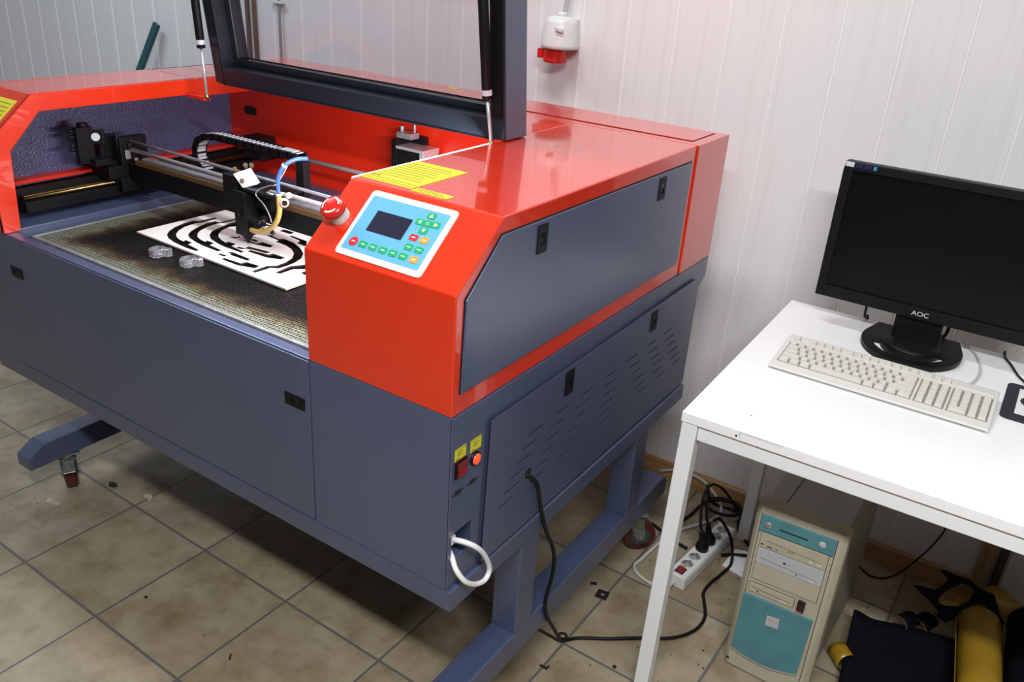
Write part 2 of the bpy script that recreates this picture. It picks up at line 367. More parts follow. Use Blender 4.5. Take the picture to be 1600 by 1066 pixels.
PLATE=[[(-1.182,0.467),(-1.195,0.466),(-1.199,0.417),(-1.212,0.411),(-1.21,0.377),(-1.198,0.34),(-1.181,0.31),(-1.16,0.288),(-1.135,0.274),(-1.1,0.264),(-1.066,0.26),(-1.043,0.258),(-1.006,0.259),(-1.006,0.269),(-1.059,0.277),(-1.064,0.293),(-1.092,0.294),(-1.087,0.284),(-1.107,0.286),(-1.13,0.295),(-1.149,0.308),(-1.168,0.33),(-1.183,0.36),(-1.188,0.396),(-1.182,0.413)],[(-1.138,0.502),(-1.149,0.502),(-1.151,0.448),(-1.168,0.446),(-1.168,0.417),(-1.156,0.379),(-1.142,0.349),(-1.123,0.325),(-1.098,0.311),(-1.059,0.301),(-1.027,0.296),(-1.003,0.295),(-0.966,0.294),(-0.966,0.305),(-1.018,0.311),(-1.022,0.328),(-1.051,0.328),(-1.047,0.319),(-1.07,0.322),(-1.093,0.331),(-1.115,0.349),(-1.129,0.368),(-1.142,0.4),(-1.146,0.435),(-1.14,0.451)],[(-1.104,0.477),(-1.124,0.479),(-1.124,0.453),(-1.114,0.415),(-1.103,0.385),(-1.083,0.361),(-1.055,0.343),(-1.015,0.332),(-0.98,0.327),(-0.958,0.327),(-0.919,0.326),(-0.918,0.336),(-0.973,0.343),(-0.98,0.361),(-1.006,0.36),(-1.006,0.35),(-1.03,0.356),(-1.056,0.368),(-1.074,0.383),(-1.091,0.407),(-1.101,0.437),(-1.092,0.468)],[(-0.977,0.46),(-0.973,0.47),(-0.933,0.463),(-0.927,0.473),(-0.883,0.468),(-0.842,0.452),(-0.805,0.428),(-0.782,0.399),(-0.77,0.365),(-0.768,0.335),(-0.769,0.312),(-0.785,0.302),(-0.786,0.257),(-0.799,0.257),(-0.802,0.305),(-0.786,0.323),(-0.788,0.353),(-0.8,0.386),(-0.822,0.412),(-0.852,0.431),(-0.881,0.439),(-0.91,0.442),(-0.92,0.44),(-0.926,0.455)],[(-0.932,0.497),(-0.928,0.505),(-0.895,0.502),(-0.869,0.501),(-0.841,0.472),(-0.849,0.47),(-0.875,0.472),(-0.883,0.49)],[(-0.754,0.289),(-0.76,0.342),(-0.744,0.374),(-0.73,0.376),(-0.717,0.356),(-0.74,0.334),(-0.739,0.291)],[(-0.709,0.327),(-0.71,0.342),(-0.701,0.345),(-0.689,0.325)],[(-0.949,0.306),(-0.934,0.315),(-0.867,0.311),(-0.862,0.299),(-0.922,0.298),(-0.933,0.305)],[(-0.916,0.264),(-0.917,0.274),(-0.859,0.276),(-0.857,0.291),(-0.813,0.295),(-0.81,0.276),(-0.855,0.262)],[(-0.949,0.279),(-0.95,0.288),(-0.925,0.289),(-0.927,0.28)],[(-0.916,0.344),(-0.917,0.355),(-0.861,0.362),(-0.857,0.376),(-0.815,0.376),(-0.812,0.359),(-0.848,0.346)],[(-0.956,0.341),(-0.957,0.352),(-0.937,0.354),(-0.942,0.37),(-0.87,0.379),(-0.871,0.365),(-0.914,0.361),(-0.933,0.355),(-0.937,0.345)],[(-0.987,0.391),(-0.982,0.4),(-0.946,0.4),(-0.944,0.417),(-0.904,0.418),(-0.897,0.402),(-0.938,0.393)],[(-0.989,0.414),(-0.959,0.418),(-0.955,0.406),(-0.984,0.406)],[(-0.981,0.51),(-0.985,0.526),(-0.947,0.529),(-0.941,0.511)],[(-1.033,0.385),(-1.032,0.392),(-1.019,0.399),(-1.022,0.409),(-1.013,0.405),(-1.013,0.387)],[(-1.054,0.492),(-1.02,0.498),(-1.017,0.488),(-1.046,0.484)],[(-1.059,0.513),(-1.058,0.524),(-1.032,0.528),(-1.028,0.519)],[(-1.193,0.536),(-1.194,0.543),(-1.184,0.538),(-1.179,0.54),(-1.17,0.529),(-1.18,0.527)]]

# ================================================================== ROOM
def room():
    m = MB(); m.box(-4.2, 3.6, -3.6, 1.5, -.06, 0); struct(m.build('floor', 'floor'))
    # planked wall: flat boards with a rounded white joint every 149 mm
    m = MB(); Y = 1.365; x = .016-.149*28
    prof = [(-4.2, Y)]
    xs = [.016+.149*k for k in range(-28, 25)]
    H = 2.75
    pts = []
    for g in xs:
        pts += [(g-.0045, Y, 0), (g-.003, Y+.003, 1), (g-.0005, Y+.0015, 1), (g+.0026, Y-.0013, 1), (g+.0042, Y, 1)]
    pts = [(-4.3, Y, 0)]+pts+[(3.7, Y, 0)]
    v = []; f = []; mi = []
    for px, py, k in pts: v += [(px, py, 0), (px, py, H)]
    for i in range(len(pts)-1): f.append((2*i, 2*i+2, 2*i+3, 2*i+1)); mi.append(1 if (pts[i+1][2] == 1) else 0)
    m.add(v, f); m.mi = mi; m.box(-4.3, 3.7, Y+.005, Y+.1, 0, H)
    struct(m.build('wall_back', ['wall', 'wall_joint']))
    m = MB(); m.box(-4.2, 3.6, -3.6, 1.47, 2.75, 2.82); struct(m.build('ceiling', 'ceiling'))
    m = MB(); m.box(-4.3, -4.2, -3.6, 1.365, 0, 2.75); struct(m.build('wall_left', 'wall'))
    m = MB(); m.prism([(1.365, 0), (1.365, .062), (1.356, .062), (1.350, .056), (1.350, 0)], 'x', -4.1, .842); struct(m.build('baseboard_back', 'wood', bevel=.001))
    m = MB(); m.box(.838, .873, 1.335, 1.364, 0, 2.7); struct(m.build('trim_1', 'wood_v', bevel=.002))
    m = MB(); m.box(.884, .905, 1.345, 1.364, 0, 2.7); struct(m.build('trim_2', 'dark_batten', bevel=.002))
    m = MB(); m.box(-2.072, -2.055, 1.353, 1.364, .065, 2.7); struct(m.build('trim_3', 'brown_batten', bevel=.002))
    m = MB(); m.box(-2.033, -2.016, 1.353, 1.364, .065, 2.7); struct(m.build('trim_4', 'brown_batten', bevel=.002))
room()
# ceiling lamps
def ceiling_lamp(x, y, L, label, power, alongx=True, col=(.97, .985, 1)):
    t = thing('ceiling_lamp', label, 'lamp', (x, y, 2.66), 'fluorescent ceiling lamps')
    hx, hy = (L/2, .08) if alongx else (.08, L/2)
    m = MB(); m.box(x-hx, x+hx, y-hy, y+hy, 2.70, 2.749); m.build('housing', 'white', t, .004)
    m = MB(); m.box(x-hx+.01, x+hx-.01, y-hy+.01, y+hy-.01, 2.675, 2.6995); m.build('diffuser', 'lamp_diffuser', t, .004)
    ld = bpy.data.lights.new('lamp_light', 'AREA'); ld.shape = 'RECTANGLE'; ld.size = 2*hx; ld.size_y = 2*hy; ld.energy = power; ld.color = col
    lo = bpy.data.objects.new('lamp_light', ld); C.objects.link(lo); lo.parent = t; lo.location = (0, 0, -.012)
    return t
ceiling_lamp(LAMP1[0], LAMP1[1], 1.5, 'fluorescent ceiling lamp in front of the machine, above the photographer', LAMP1[2], True)
ceiling_lamp(LAMP2[0], LAMP2[1], 1.2, 'fluorescent ceiling lamp to the left of the red machine', LAMP2[2], True, (.68, .84, 1))
ceiling_lamp(LAMP3[0], LAMP3[1], .9, 'fluorescent ceiling lamp above the open lid of the machine', LAMP3[2], True)

# ================================================================== LASER MACHINE
H0, HG, H1, H2, H3, YC = .4604, .507, .8776, 1.0984, 1.2031, .1229
XL, XO, XW, XE = -1.56, -1.40, -.3406, -.34      # cabinet left, opening left, hood left edge
mach = thing('laser_engraving_machine', 'large red and blue-grey laser engraving machine on casters, its lid propped open', 'laser machine', (-.78, .55, 0))

# ---- feet: two beams, four posts, four casters
def foot(x0, x1):
    m = MB()
    zb, zt = .14, .21
    m.prism([(-.012, zb), (1.075, zb), (1.078, zb+.045), (1.055, zt), (.040, zt), (-.012, zb+.038)] if x1 < -1 else
            [(-.05, zb), (1.075, zb), (1.078, zb+.045), (1.055, zt), (-.03, zt), (-.06, zt-.03), (-.07, zb+.02)], 'x', x0, x1)
    f = m.build('foot_beam', 'grey', mach, .004)
    for y0, y1 in ((.252, .324), (.80, .872)):
        m = MB(); m.box(x0+.001, x1-.001, y0, y1, .2101, H0-.0005); m.build('post', 'grey', f, .003)
    return f
foot(-.058, .008); foot(-1.562, -1.497)
def caster(cx, cy, ang, zt=.14, r=.0485):
    xf = Matrix.Translation((cx, cy, 0)) @ Matrix.Rotation(ang, 4, 'Z'); tr = .022
    m = MB(); m.box(-.036, .036, -.032, .032, zt-.006, zt-.0003)
    m.cyl((0, 0, zt-.022), (0, 0, zt-.006), .026)
    for s in (-1, 1): m.prism([(-.022, zt-.022), (.024, zt-.022), (.014+tr, .058), (.006+tr, .038), (-.008+tr, .038), (-.014+tr*.7, .058)], 'x', s*.021-.002, s*.021+.002)
    m.box(-.023, .023, -.024, .026, zt-.026, zt-.021)
    m.prism([(-.03, zt-.032), (-.062, zt-.048), (-.066, zt-.044), (-.03, zt-.022)], 'x', -.017, .017)     # brake pedal
    for a, b in ((-.026, -.022), (.026, -.022), (-.026, .022), (.026, .022)): m.cyl((a, b, zt-.011), (a, b, zt-.006), .007, seg=6)
    m.cyl((-.028, tr, r), (.028, tr, r), .007, seg=10)
    c = m.build('caster', 'caster_fork', mach, .001, xf=xf)
    m = MB(); prof = [(.0, -.0165), (.030, -.0165), (.030, -.0165), (r-.004, -.0165), (r, -.0125), (r, .0125), (r-.004, .0165), (.030, .0165), (0, .0165)]
    m.lathe(prof, (0, tr, r), (1, 0, 0), 32); w = m.build('wheel', 'caster_red', c, xf=xf)
    for s in (-1, 1):
        m = MB(); m.lathe([(.031, s*.0164), (.031, s*.0185), (.022, s*.0175), (.012, s*.0195), (.0, s*.0195)], (0, tr, r), (1, 0, 0), 24); m.build('wheel_hub', 'caster_hub', c, xf=xf)
    return c
caster(-.026, .945, R(-48)); caster(-.03, .10, R(0)); caster(-1.533, .115, R(62)); caster(-1.53, .97, R(12))

# ---- base frame and cabinet
m = MB(); m.prism([(.0004, H0), (1.085, H0), (1.085, HG), (.0004, HG)], 'x', XL-.008, .009); m.build('base_frame', 'grey', mach, .003)
m = MB()
side_prof = [(.0, HG+.0003), (1.094, HG+.0003), (1.094, .796), (1.133, .824), (1.133, H1), (.0, H1)]
m.prism([(.0045, HG+.0003)]+side_prof[1:5]+[(.0045, H1)], 'x', XW, -.055)                        # right pedestal core
m.box(XW+.0015, -.0005, 0, .0044, HG+.0003, H1)                                                 # right front panel
m.prism(side_prof, 'x', XL, XO-.016)                                                            # left pedestal
m.box(XO-.016, XW, .0035, .028, HG+.0003, H1)                                                   # front rail behind the door
m.box(XO-.016, XW, .85, 1.094, HG+.0003, .83)                                                   # rear
m.box(XO-.016, XW, .03, .85, .60, .80)
m.box(XL, -.0005, 1.08, 1.133, .824, H1)
m.build('cabinet', 'grey', mach, .0025)
ybox = [(.009, .631), (.009, .574), (.071, .574), (.071, .631)]
o = plate_with_holes('side_panel', [(a, b) for a, b in side_prof], [ybox], .005, 'grey', mach, lambda u, v, w: (-.0025+w, u, v), .0012)
m = MB()
m.box(-.053, -.0052, .0072, .0088, .572, .633); m.box(-.053, -.0052, .0712, .073, .572, .633)
m.box(-.053, -.0052, .0072, .073, .5715, .5738); m.box(-.053, -.0052, .0072, .073, .6312, .6335); m.box(-.0545, -.0525, .0072, .073, .5715, .6335)
rec = m.build('cable_recess', 'grey', mach)
m = MB(); m.box(-.05, -.012, .016, .034, .594, .622); m.box(-.012, -.006, .019, .031, .598, .618); m.build('socket_block', 'socket_white', rec, .002)

def latch(name_parent, c, ax_u, ax_v, n, w, h):
    # black flush latch: frame, sunk cup and paddle
    c, u, v, n = Vector(c), Vector(ax_u), Vector(ax_v), Vector(n)
    m = MB(); t = .0022
    for s in (-1, 1):
        m.obox(c+u*s*(w/2-.004)+n*t/2, u*.004, v*h/2, n*t/2)
        m.obox(c+v*s*(h/2-h*.14)+n*t/2, u*(w/2-.008), v*h*.14, n*t/2)
    m.obox(c+n*.0003, u*w*.48, v*h*.48, n*.0003)
    l = m.build('latch', 'black', name_parent, .0006)
    m = MB(); m.obox(c+v*h*.13+n*.0011, u*w*.24, v*h*.085, n*.0005); m.build('latch_paddle', 'black_gloss', l, .0003)
    return l
# front door between the pedestals
m = MB(); m.box(XO-.014, XW-.0018, 0, .0032, HG+.003, H1-.004); fd = m.build('front_door', 'grey', mach, .0012)
latch(fd, (-.383, 0, .775), (0, 0, 1), (1, 0, 0), (0, -1, 0), .026, .054)
latch(fd, (-1.372, 0, .784), (0, 0, 1), (1, 0, 0), (0, -1, 0), .026, .050)
# vented side door
slots = []
rows = (.735, .7105, .6865, .662, .6375, .613)
starts = (lambda i: .241-.0185*i, lambda i: .349-.0178*i, lambda i: .458-.018*i, lambda i: .564-.001*i, lambda i: .672+.016*i, lambda i: .778+.0162*i, lambda i: .874+.0178*i)
for st in starts:
    for i, z in enumerate(rows):
        y0 = st(i); slots.append([(y0, z-.002), (y0+.053, z-.002), (y0+.053, z+.002), (y0, z+.002)])
hole = circ(.253, .641, .0125, 20)
slots = [s for s in slots if not (s[0][0] < .268 and s[1][0] > .238 and abs(s[0][1]-.641) < .014)]
outer = [(.100, .514), (1.052, .521), (1.054, .836), (.108, .829)]
sd = plate_with_holes('side_door', outer, slots+[hole], .0016, 'grey', mach, lambda u, v, w: (.0064+w, u, v), .0003)
m = MB(); m.prism([(a+(.0035 if a < .5 else -.0035), b+(.0035 if b < .6 else -.0035)) for a, b in outer], 'x', .0002, .0050); m.build('slot_backing', 'black_matt', sd)  # black sheet added to stand for the shade inside the vent slots
latch(sd, (.0072, .388, .795), (0, 1, 0), (0, 0, 1), (1, 0, 0), .033, .055)
latch(sd, (.0072, .796, .799), (0, 1, 0), (0, 0, 1), (1, 0, 0), .033, .050)
# switches, labels and ports on the narrow side strip
def side_label(y0, y1, z0, z1):
    m = MB(); m.box(0, .0007, y0, y1, z0, z1); l = m.build('warning_label', 'yellow_label', mach)
    m = MB(); m.box(.0007, .0010, y0+.001, y1-.001, z1-.0022, z1-.0012); m.box(.0007, .0010, y0+.001, y1-.001, z0+.001, z0+.0016)
    for k in range(3): m.box(.0007, .0010, y0+.008, y1-.007-.004*k, z1-.0085-.003*k, z1-.0075-.003*k)
    m.box(.0007, .0010, y0+.003, y0+.013, z0+.003, z0+.0045)
    m.build('label_print', 'label_ink', l)
side_label(.009, .041, .7875, .8115); side_label(.055, .087, .7835, .8085)
m = MB(); m.box(0, .0035, .0095, .0435, .7515, .7865); sw = m.build('power_switch', 'black', mach, .001)
m = MB(); m.prism([(.0035, .7565), (.0085, .757), (.0045, .769), (.0065, .7815), (.0035, .782)], 'y', .0135, .0395); m.build('rocker', 'red_clear', sw, .0006)
m = MB(); m.lathe([(.0145, 0), (.0145, .003), (.0125, .0045), (.0105, .0045)], (0, .0695, .767), (1, 0, 0)); il = m.build('indicator_lamp', 'black', mach)
m = MB(); m.lathe([(.0108, .002), (.0105, .0065), (.007, .0085), (0, .009)], (0, .0695, .767), (1, 0, 0)); m.build('lamp_lens', 'lamp_glow', il)
for y in (.0225, .0665):
    m = MB(); m.box(0, .0012, y-.0085, y+.0085, .7145, .7235); up = m.build('data_port', 'black_matt', mach)
    for s in (-1, 1):
        m = MB(); m.cyl((0, y+s*.0155, .719), (.0012, y+s*.0155, .719), .0022, seg=10); m.build('port_screw', 'black_matt', up)

# ---- right hood with control panel
XR = -.003
m = MB(); hood_prof = [(0, H1+.0005), (.9335, H1+.0005), (.9335, H3), (YC, H3), (0, H2)]
m.prism(hood_prof, 'x', XW, XR); hood = m.build('right_hood', 'red', mach, .0028, 3)
door_poly = [(.019, .919), (.905, .916), (.909, 1.168), (.119, 1.174), (.024, 1.086)]
def grow(poly, d):
    cx = sum(p[0] for p in poly)/len(poly); cy = sum(p[1] for p in poly)/len(poly)
    return [(p[0]+math.copysign(d, p[0]-cx), p[1]+math.copysign(d, p[1]-cy)) for p in poly]
m = MB(); m.prism(grow(door_poly, .0022), 'x', XR, XR+.0006); m.build('door_gap', 'black_matt', hood)
m = MB(); m.prism(door_poly, 'x', XR+.0006, XR+.0042); ud = m.build('upper_side_door', 'grey', mach, .0015)
latch(ud, (XR+.0042, .242, 1.139), (0, 1, 0), (0, 0, 1), (1, 0, 0), .033, .052)
latch(ud, (XR+.0042, .746, 1.135), (0, 1, 0), (0, 0, 1), (1, 0, 0), .033, .050)
# sloped control panel; s runs up the slope
SL = math.hypot(YC, H3-H2); UP = Vector((0, YC, H3-H2))/SL; NO = Vector((0, -(H3-H2), YC))/SL
def slope(u, s, w=0): return Vector((u, 0, H2))+UP*s+NO*w
def slab(m, poly, w0, w1, mi=0):
    n = len(poly); a = sum(poly[i][0]*poly[(i+1) % n][1]-poly[(i+1) % n][0]*poly[i][1] for i in range(n)); pl = poly if a > 0 else poly[::-1]
    v = [slope(p[0], p[1], w0) for p in pl]+[slope(p[0], p[1], w1) for p in pl]
    return m.add(v, [tuple(range(n))[::-1], tuple(range(n, 2*n))]+[(i, (i+1) % n, n+(i+1) % n, n+i) for i in range(n)], mi)
m = MB(); slab(m, rrect(-.2745, -.0835, .011, .1485, .008), 0, .0022); cp = m.build('control_panel', 'panel_white', mach, .0005)
m = MB(); slab(m, rrect(-.266, -.0955, .0225, .137, .002), .0022, .0026); m.build('panel_face', 'panel_blue', cp)
m = MB(); slab(m, rrect(-.2385, -.160, .0665, .110, .001), .0026, .0030); m.build('screen', 'lcd', cp)
def button(u, s, mat, shape='r', mark='dash'):
    m = MB(); slab(m, circ(u, s, .0092, 20) if shape == 'c' else rrect(u-.0085, u+.0085, s-.0062, s+.0062, .0025), .0026, .0036)
    b = m.build('button', mat, cp, .0004)
    m = MB()
    if mark == 'dash': slab(m, [(u-.004, s-.0008), (u+.004, s-.0008), (u+.004, s+.0010), (u-.004, s+.0010)], .0036, .0038)
    elif mark == 'ring':
        slab(m, [(u-.003, s-.002), (u+.003, s-.002), (u+.003, s-.001), (u-.003, s-.001)], .0036, .0038)
        slab(m, [(u-.003, s+.001), (u+.003, s+.001), (u+.003, s+.002), (u-.003, s+.002)], .0036, .0038)
    else:
        d = {'up': (0, 1), 'down': (0, -1), 'left': (-1, 0), 'right': (1, 0)}[mark]; e = (-d[1], d[0])
        slab(m, [(u+d[0]*.004, s+d[1]*.004), (u-d[0]*.003+e[0]*.004, s-d[1]*.003+e[1]*.004), (u-d[0]*.003-e[0]*.004, s-d[1]*.003-e[1]*.004)], .0036, .0038)
    m.build('button_print', 'mark_white', b)
button(-.2475, .0400, 'btn_red', 'c')
for k in range(1, 6): button(-.2475+.0222*k, .0395, 'btn_green')
button(-.1135, .0393, 'btn_orange')
button(-.1365, .0590, 'btn_green'); button(-.1145, .0590, 'btn_green'); button(-.1385, .0785, 'btn_red'); button(-.1160, .0785, 'btn_orange')
button(-.1285, .0955, 'btn_green', 'r', 'down'); button(-.1285, .1105, 'btn_green', 'r', 'ring'); button(-.1450, .1100, 'btn_green', 'r', 'left')
button(-.1120, .1115, 'btn_green', 'r', 'right'); button(-.1295, .1260, 'btn_green', 'r', 'up')
# emergency stop
es = slope(-.309, .079)
m = MB(); m.lathe([(.0185, 0), (.0185, .018), (.015, .020)], es, NO); st = m.build('emergency_stop', 'clear_collar', mach)
m = MB(); m.lathe([(.013, .018), (.018, .0185), (.0232, .022), (.0236, .030), (.0205, .0335), (.012, .0355), (0, .036)], es, NO, 32); hd = m.build('stop_button_head', 'red_plastic', st)
m = MB()
for a0 in (20, 140, 260):
    v = []; f = []
    for k in range(9):
        a = R(a0+k*10)
        for r, w in ((.0140, .0356), (.0172, .0350)): v.append(es+Vector((1, 0, 0))*r*math.cos(a)+UP*r*math.sin(a)+NO*w)
    for k in range(8): f.append((2*k, 2*k+1, 2*k+3, 2*k+2))
    m.add(v, f)
m.build('turn_arrow', 'mark_white', st)
# yellow notices on the hood top
def top_label(x0, x1, y0, y1, lines, par):
    m = MB(); m.box(x0, x1, y0, y1, H3, H3+.0008); l = m.build('warning_label', 'yellow_label', par)
    m = MB()
    for a, b, y, t in lines: m.box(x0+(x1-x0)*a, x0+(x1-x0)*b, y0+(y1-y0)*y, y0+(y1-y0)*(y+t), H3+.0008, H3+.0011)
    m.build('label_print', 'label_ink', l)
top_label(-.3405, -.216, .1415, .311, [(.03, .97, .05, .008), (.03, .97, .12, .008), (.04, .12, .17, .03), (.14, .2, .17, .03)]+[(.06, .9-.07*(k % 3), .26+.085*k, .010) for k in range(8)], mach)
top_label(-.2105, -.131, .134, .157, [(.05, .93, .2, .05), (.1, .8, .5, .06), (.05, .6, .75, .05)], mach)

# ---- rear box, deck, left hood
m = MB(); m.box(-1.612, .001, .9345, 1.133, .880, H3); rb = m.build('rear_housing', 'red', mach, .0015)
m = MB(); m.box(-1.52, -.029, .9665, 1.112, H3-.0005, H3+.0006); m.build('hatch_gap', 'black_matt', rb)
m = MB(); m.box(-1.518, -.031, .9695, 1.1095, H3+.0006, H3+.0022); m.build('rear_hatch', 'red', mach, .001)
m = MB(); m.box(-1.612, XW-.0005, .700, .9335, H3-.012, H3); m.box(-1.612, -1.40, .6, .70, H3-.012, H3); m.build('top_deck', 'red', mach, .002)
m = MB()
m.box(-1.612, -1.40, YC, .6, H3-.012, H3)
m.prism([(0, H2), (YC, H3), (YC+.01, H3-.012), (.012, H2-.005)], 'x', -1.612, -1.40)
m.box(-1.612, -1.40, 0, .012, H1+.0005, H2)
m.prism([(0, H1+.0005), (.9335, H1+.0005), (.9335, H3), (YC, H3), (0, H2)], 'x', -1.612, -1.600)
lh = m.build('left_hood', 'red', mach, .003)
m = MB(); m.prism([(0, H1+.0005), (0, H2), (YC, H3), (.852, H3), (.852, 1.150), (.62, 1.153), (.60, 1.160), (.138, 1.162), (.052, 1.076), (.042, H1+.0005)], 'x', -1.411, -1.3985)
m.build('opening_frame', 'red', mach, .0015)
m = MB(); slab(m, [(-1.52, .075), (-1.425, .070), (-1.425, .135), (-1.52, .135)], 0, .0008); l = m.build('warning_label', 'yellow_label', mach)
m = MB()
for k in range(4): slab(m, [(-1.51, .085+.012*k), (-1.435, .085+.012*k), (-1.435, .087+.012*k), (-1.51, .087+.012*k)], .0008, .0011)
m.build('label_print', 'label_ink', l)

m = MB(); m.box(-.874, -.840, 1.090, 1.106, H3+.0022, H3+.0030); m.build('warning_label', 'yellow_label', mach)
m = MB(); m.obox((-.2275, .650, H3+.0002), (.002, .019, 0), (.0013, 0, 0), (0, 0, .0002)); m.build('scuff_mark', 'recess', hood)

# ---- work chamber
m = MB(); m.prism([(.014, .83), (.852, .83), (.852, H3-.013), (YC+.008, H3-.013), (.014, H2-.006)], 'x', -1.598, -1.575); m.build('chamber_side_wall', 'grey_tex', mach)
m = MB(); m.box(-1.575, XW, .851, .866, .83, H3-.013); bw = m.build('chamber_back_wall', 'red_in', mach)
m = MB(); m.prism([(x, z) for x, z in rrect(-1.502, -1.446, 1.062, 1.088, .0125)], 'y', .8485, .8512); m.build('cable_slot', 'black_matt', bw)
m = MB(); m.box(-1.575, XW, .030, .850, .812, .838); m.build('chamber_floor', 'black_matt', mach)
m = MB(); m.box(-1.573, -1.428, .05, .848, .8385, .868); m.box(-1.573, -1.468, .05, .848, .868, .8695); m.build('side_tray', 'grey', mach, .0015)
m = MB(); m.box(-1.425, XW, .715, .76, .8385, .868); m.box(-1.425, XW, .762, .806, .8385, .880); m.box(-1.425, XW, .808, .848, .8385, .892); m.build('rear_tray', 'grey', mach, .002)
m = MB(); m.box(-1.4315, -1.4282, .05, .848, .8682, .8702); m.build('tray_lip', 'steel', mach)
# honeycomb cutting bed
bx0, bx1, by0, by1, bz = -1.400, -.36, .064, .705, .8575
m = MB(); cx, cy = (bx0+bx1)/2, (by0+by1)/2
m.box(bx0+.008, bx1-.008, by0+.008, by1-.008, .8385, bz)
hb = m.build('honeycomb_bed', 'honeycomb', mach)
for v in hb.data.vertices: v.co += Vector((-.78, .55, 0))-Vector((cx, cy, 0))
hb.location = (cx+.78, cy-.55, 0)
m = MB(); m.box(bx0, bx1, by0, by0+.008, .8385, bz+.001); m.box(bx0, bx1, by1-.008, by1, .8385, bz+.001); m.box(bx0, bx0+.008, by0+.008, by1-.008, .8385, bz+.001); m.box(bx1-.008, bx1, by0+.008, by1-.008, .8385, bz+.001)
m.build('bed_frame', 'steel_dull', hb, .001)
# left guide rail
m = MB(); m.box(-1.5745, -1.535, .10, .845, .953, .962); m.build('rail_bracket', 'red_in', mach, .001)
m = MB(); m.box(-1.530, -1.470, .10, .845, .893, .922); m.box(-1.530, -1.512, .10, .845, .922, .948); m.build('rail_beam', 'black_metal', mach, .002)
m = MB(); m.box(-1.511, -1.492, .11, .845, .9222, .934); m.build('guide_rail', 'brass', mach, .0015)
m = MB(); m.cyl((-1.484, .11, .929), (-1.484, .845, .929), .0045, seg=12); m.build('guide_rod', 'brass', mach)
# cross beam and its carriage
m = MB(); m.box(-1.480, -.30, .388, .432, .935, .985); m.build('cross_beam', 'black_metal', mach, .002)
m = MB(); m.box(-1.415, -.30, .3875, .40, .985, .998); m.build('beam_rail', 'brown', mach, .001)
m = MB(); m.box(-1.415, -.30, .408, .430, .985, 1.0); m.build('beam_slide', 'steel_dull', mach, .001)
m = MB(); m.cyl((-1.462, .405, 1.043), (-.30, .405, 1.040), .0040, seg=12); m.build('belt_rod', 'steel_dull', mach)
m = MB(); m.cyl((-1.460, .398, 1.022), (-.30, .398, 1.019), .0055, seg=12); m.build('belt_rod', 'steel', mach)
m = MB(); m.box(-1.55, -1.452, .33, .462, .945, .978); m.box(-1.52, -1.445, .36, .452, .905, .945); m.box(-1.478, -1.452, .385, .455, .978, 1.055)
m.box(-1.51, -1.503, .345, .395, .978, 1.060); m.box(-1.463, -1.452, .372, .385, .975, 1.056)
m.cyl((-1.452, .402, 1.031), (-1.440, .402, 1.031), .012, seg=18)
cg = m.build('beam_carriage', 'black', mach, .002)
m = MB(); m.box(-1.4515, -1.449, .384, .40, .995, 1.02); m.cyl((-1.451, .415, .99), (-1.447, .415, .99), .006, seg=10); m.build('carriage_plate', 'steel_dull', cg, .001)
# beam mirror on its arm
m = MB(); m.box(-1.52, -1.46, .300, .345, .985, 1.003); m.box(-1.505, -1.485, .272, .318, .990, 1.090); m.cyl((-1.495, .297, 1.09), (-1.495, .297, 1.100), .014, seg=16)
m.obox((-1.482, .325, 1.062), (.012, .016, 0), (0, 0, .020), (.003, -.003, 0))
for z in (1.081, 1.066, 1.032): m.cyl((-1.497, .272, z), (-1.497, .255, z), .0055, seg=10)
m.box(-1.50, -1.48, .345, .40, .978, .988)
mm = m.build('mirror_mount', 'black', mach, .0015)
m = MB(); m.cyl((-1.4785, .3215, 1.062), (-1.4755, .3185, 1.062), .011, seg=20); m.build('mirror', 'white_plate', mm)
# laser head
m = MB()
m.box(-1.000, -.950, .352, .386, .965, 1.048); m.prism([(-.924, .350), (-.806, .350), (-.812, .440), (-.924, .440)], 'z', 1.018, 1.026)
m.box(-.956, -.914, .345, .386, .902, 1.016); m.box(-.914, -.850, .372, .387, .975, 1.018)
head = m.build('laser_head', 'black', mach, .002)
cA = Vector((-.928, .368, 1.045)); A = [Vector((-.954, .349, 1.054)), Vector((-.932, .386, 1.067)), Vector((-.901, .387, 1.034)), Vector((-.924, .351, 1.025))]
nn = (A[1]-A[0]).cross(A[3]-A[0]).normalized(); nn = nn if nn.y < 0 else -nn
ex = (A[1]-A[0]).normalized(); ey = nn.cross(ex)
m = MB(); v = [a+nn*.002 for a in A]+[a-nn*.0025 for a in A]
m.add(v, [(0,1,2,3),(7,6,5,4),(0,4,5,1),(1,5,6,2),(2,6,7,3),(3,7,4,0)]); mp = m.build('head_mirror_plate', 'white_plate', head, .0008)
m = MB(); m.lathe([(.0085, .0022), (.0085, .0030), (.0072, .0030), (.0072, .0022)], cA+ex*.001-ey*.001, nn, 24); m.build('mirror_ring', 'steel_dull', mp)
m = MB()
for q in ((-.953, .356, 1.062), (-.9415, .379, 1.070), (-.930, .388, 1.071), (-.932, .357, 1.037)):
    q = Vector(q); m.cyl(q-nn*.004, q+nn*.012, .0055, seg=12)
m.build('adjusting_knob', 'brown', mp)
m = MB(); m.obox((-.926, .386, 1.030), (.024, .010, 0), (-.005, .012, 0), (0, 0, .006)); m.build('plate_bracket', 'black', head, .001)
m = MB(); m.lathe([(.0165, .012), (.0165, 0), (.0150, -.006), (.0040, -.024), (.0028, -.028), (0, -.028)], (-.935, .365, .906), (0, 0, 1), 24)
m.cyl((-.935, .345, .955), (-.935, .340, .955), .005, seg=10)
m.cyl((-.955, .363, .936), (-.968, .363, .936), .003, seg=10); m.cyl((-.97, .363, .931), (-.97, .363, .941), .004, seg=8)
m.build('nozzle', 'black', head)
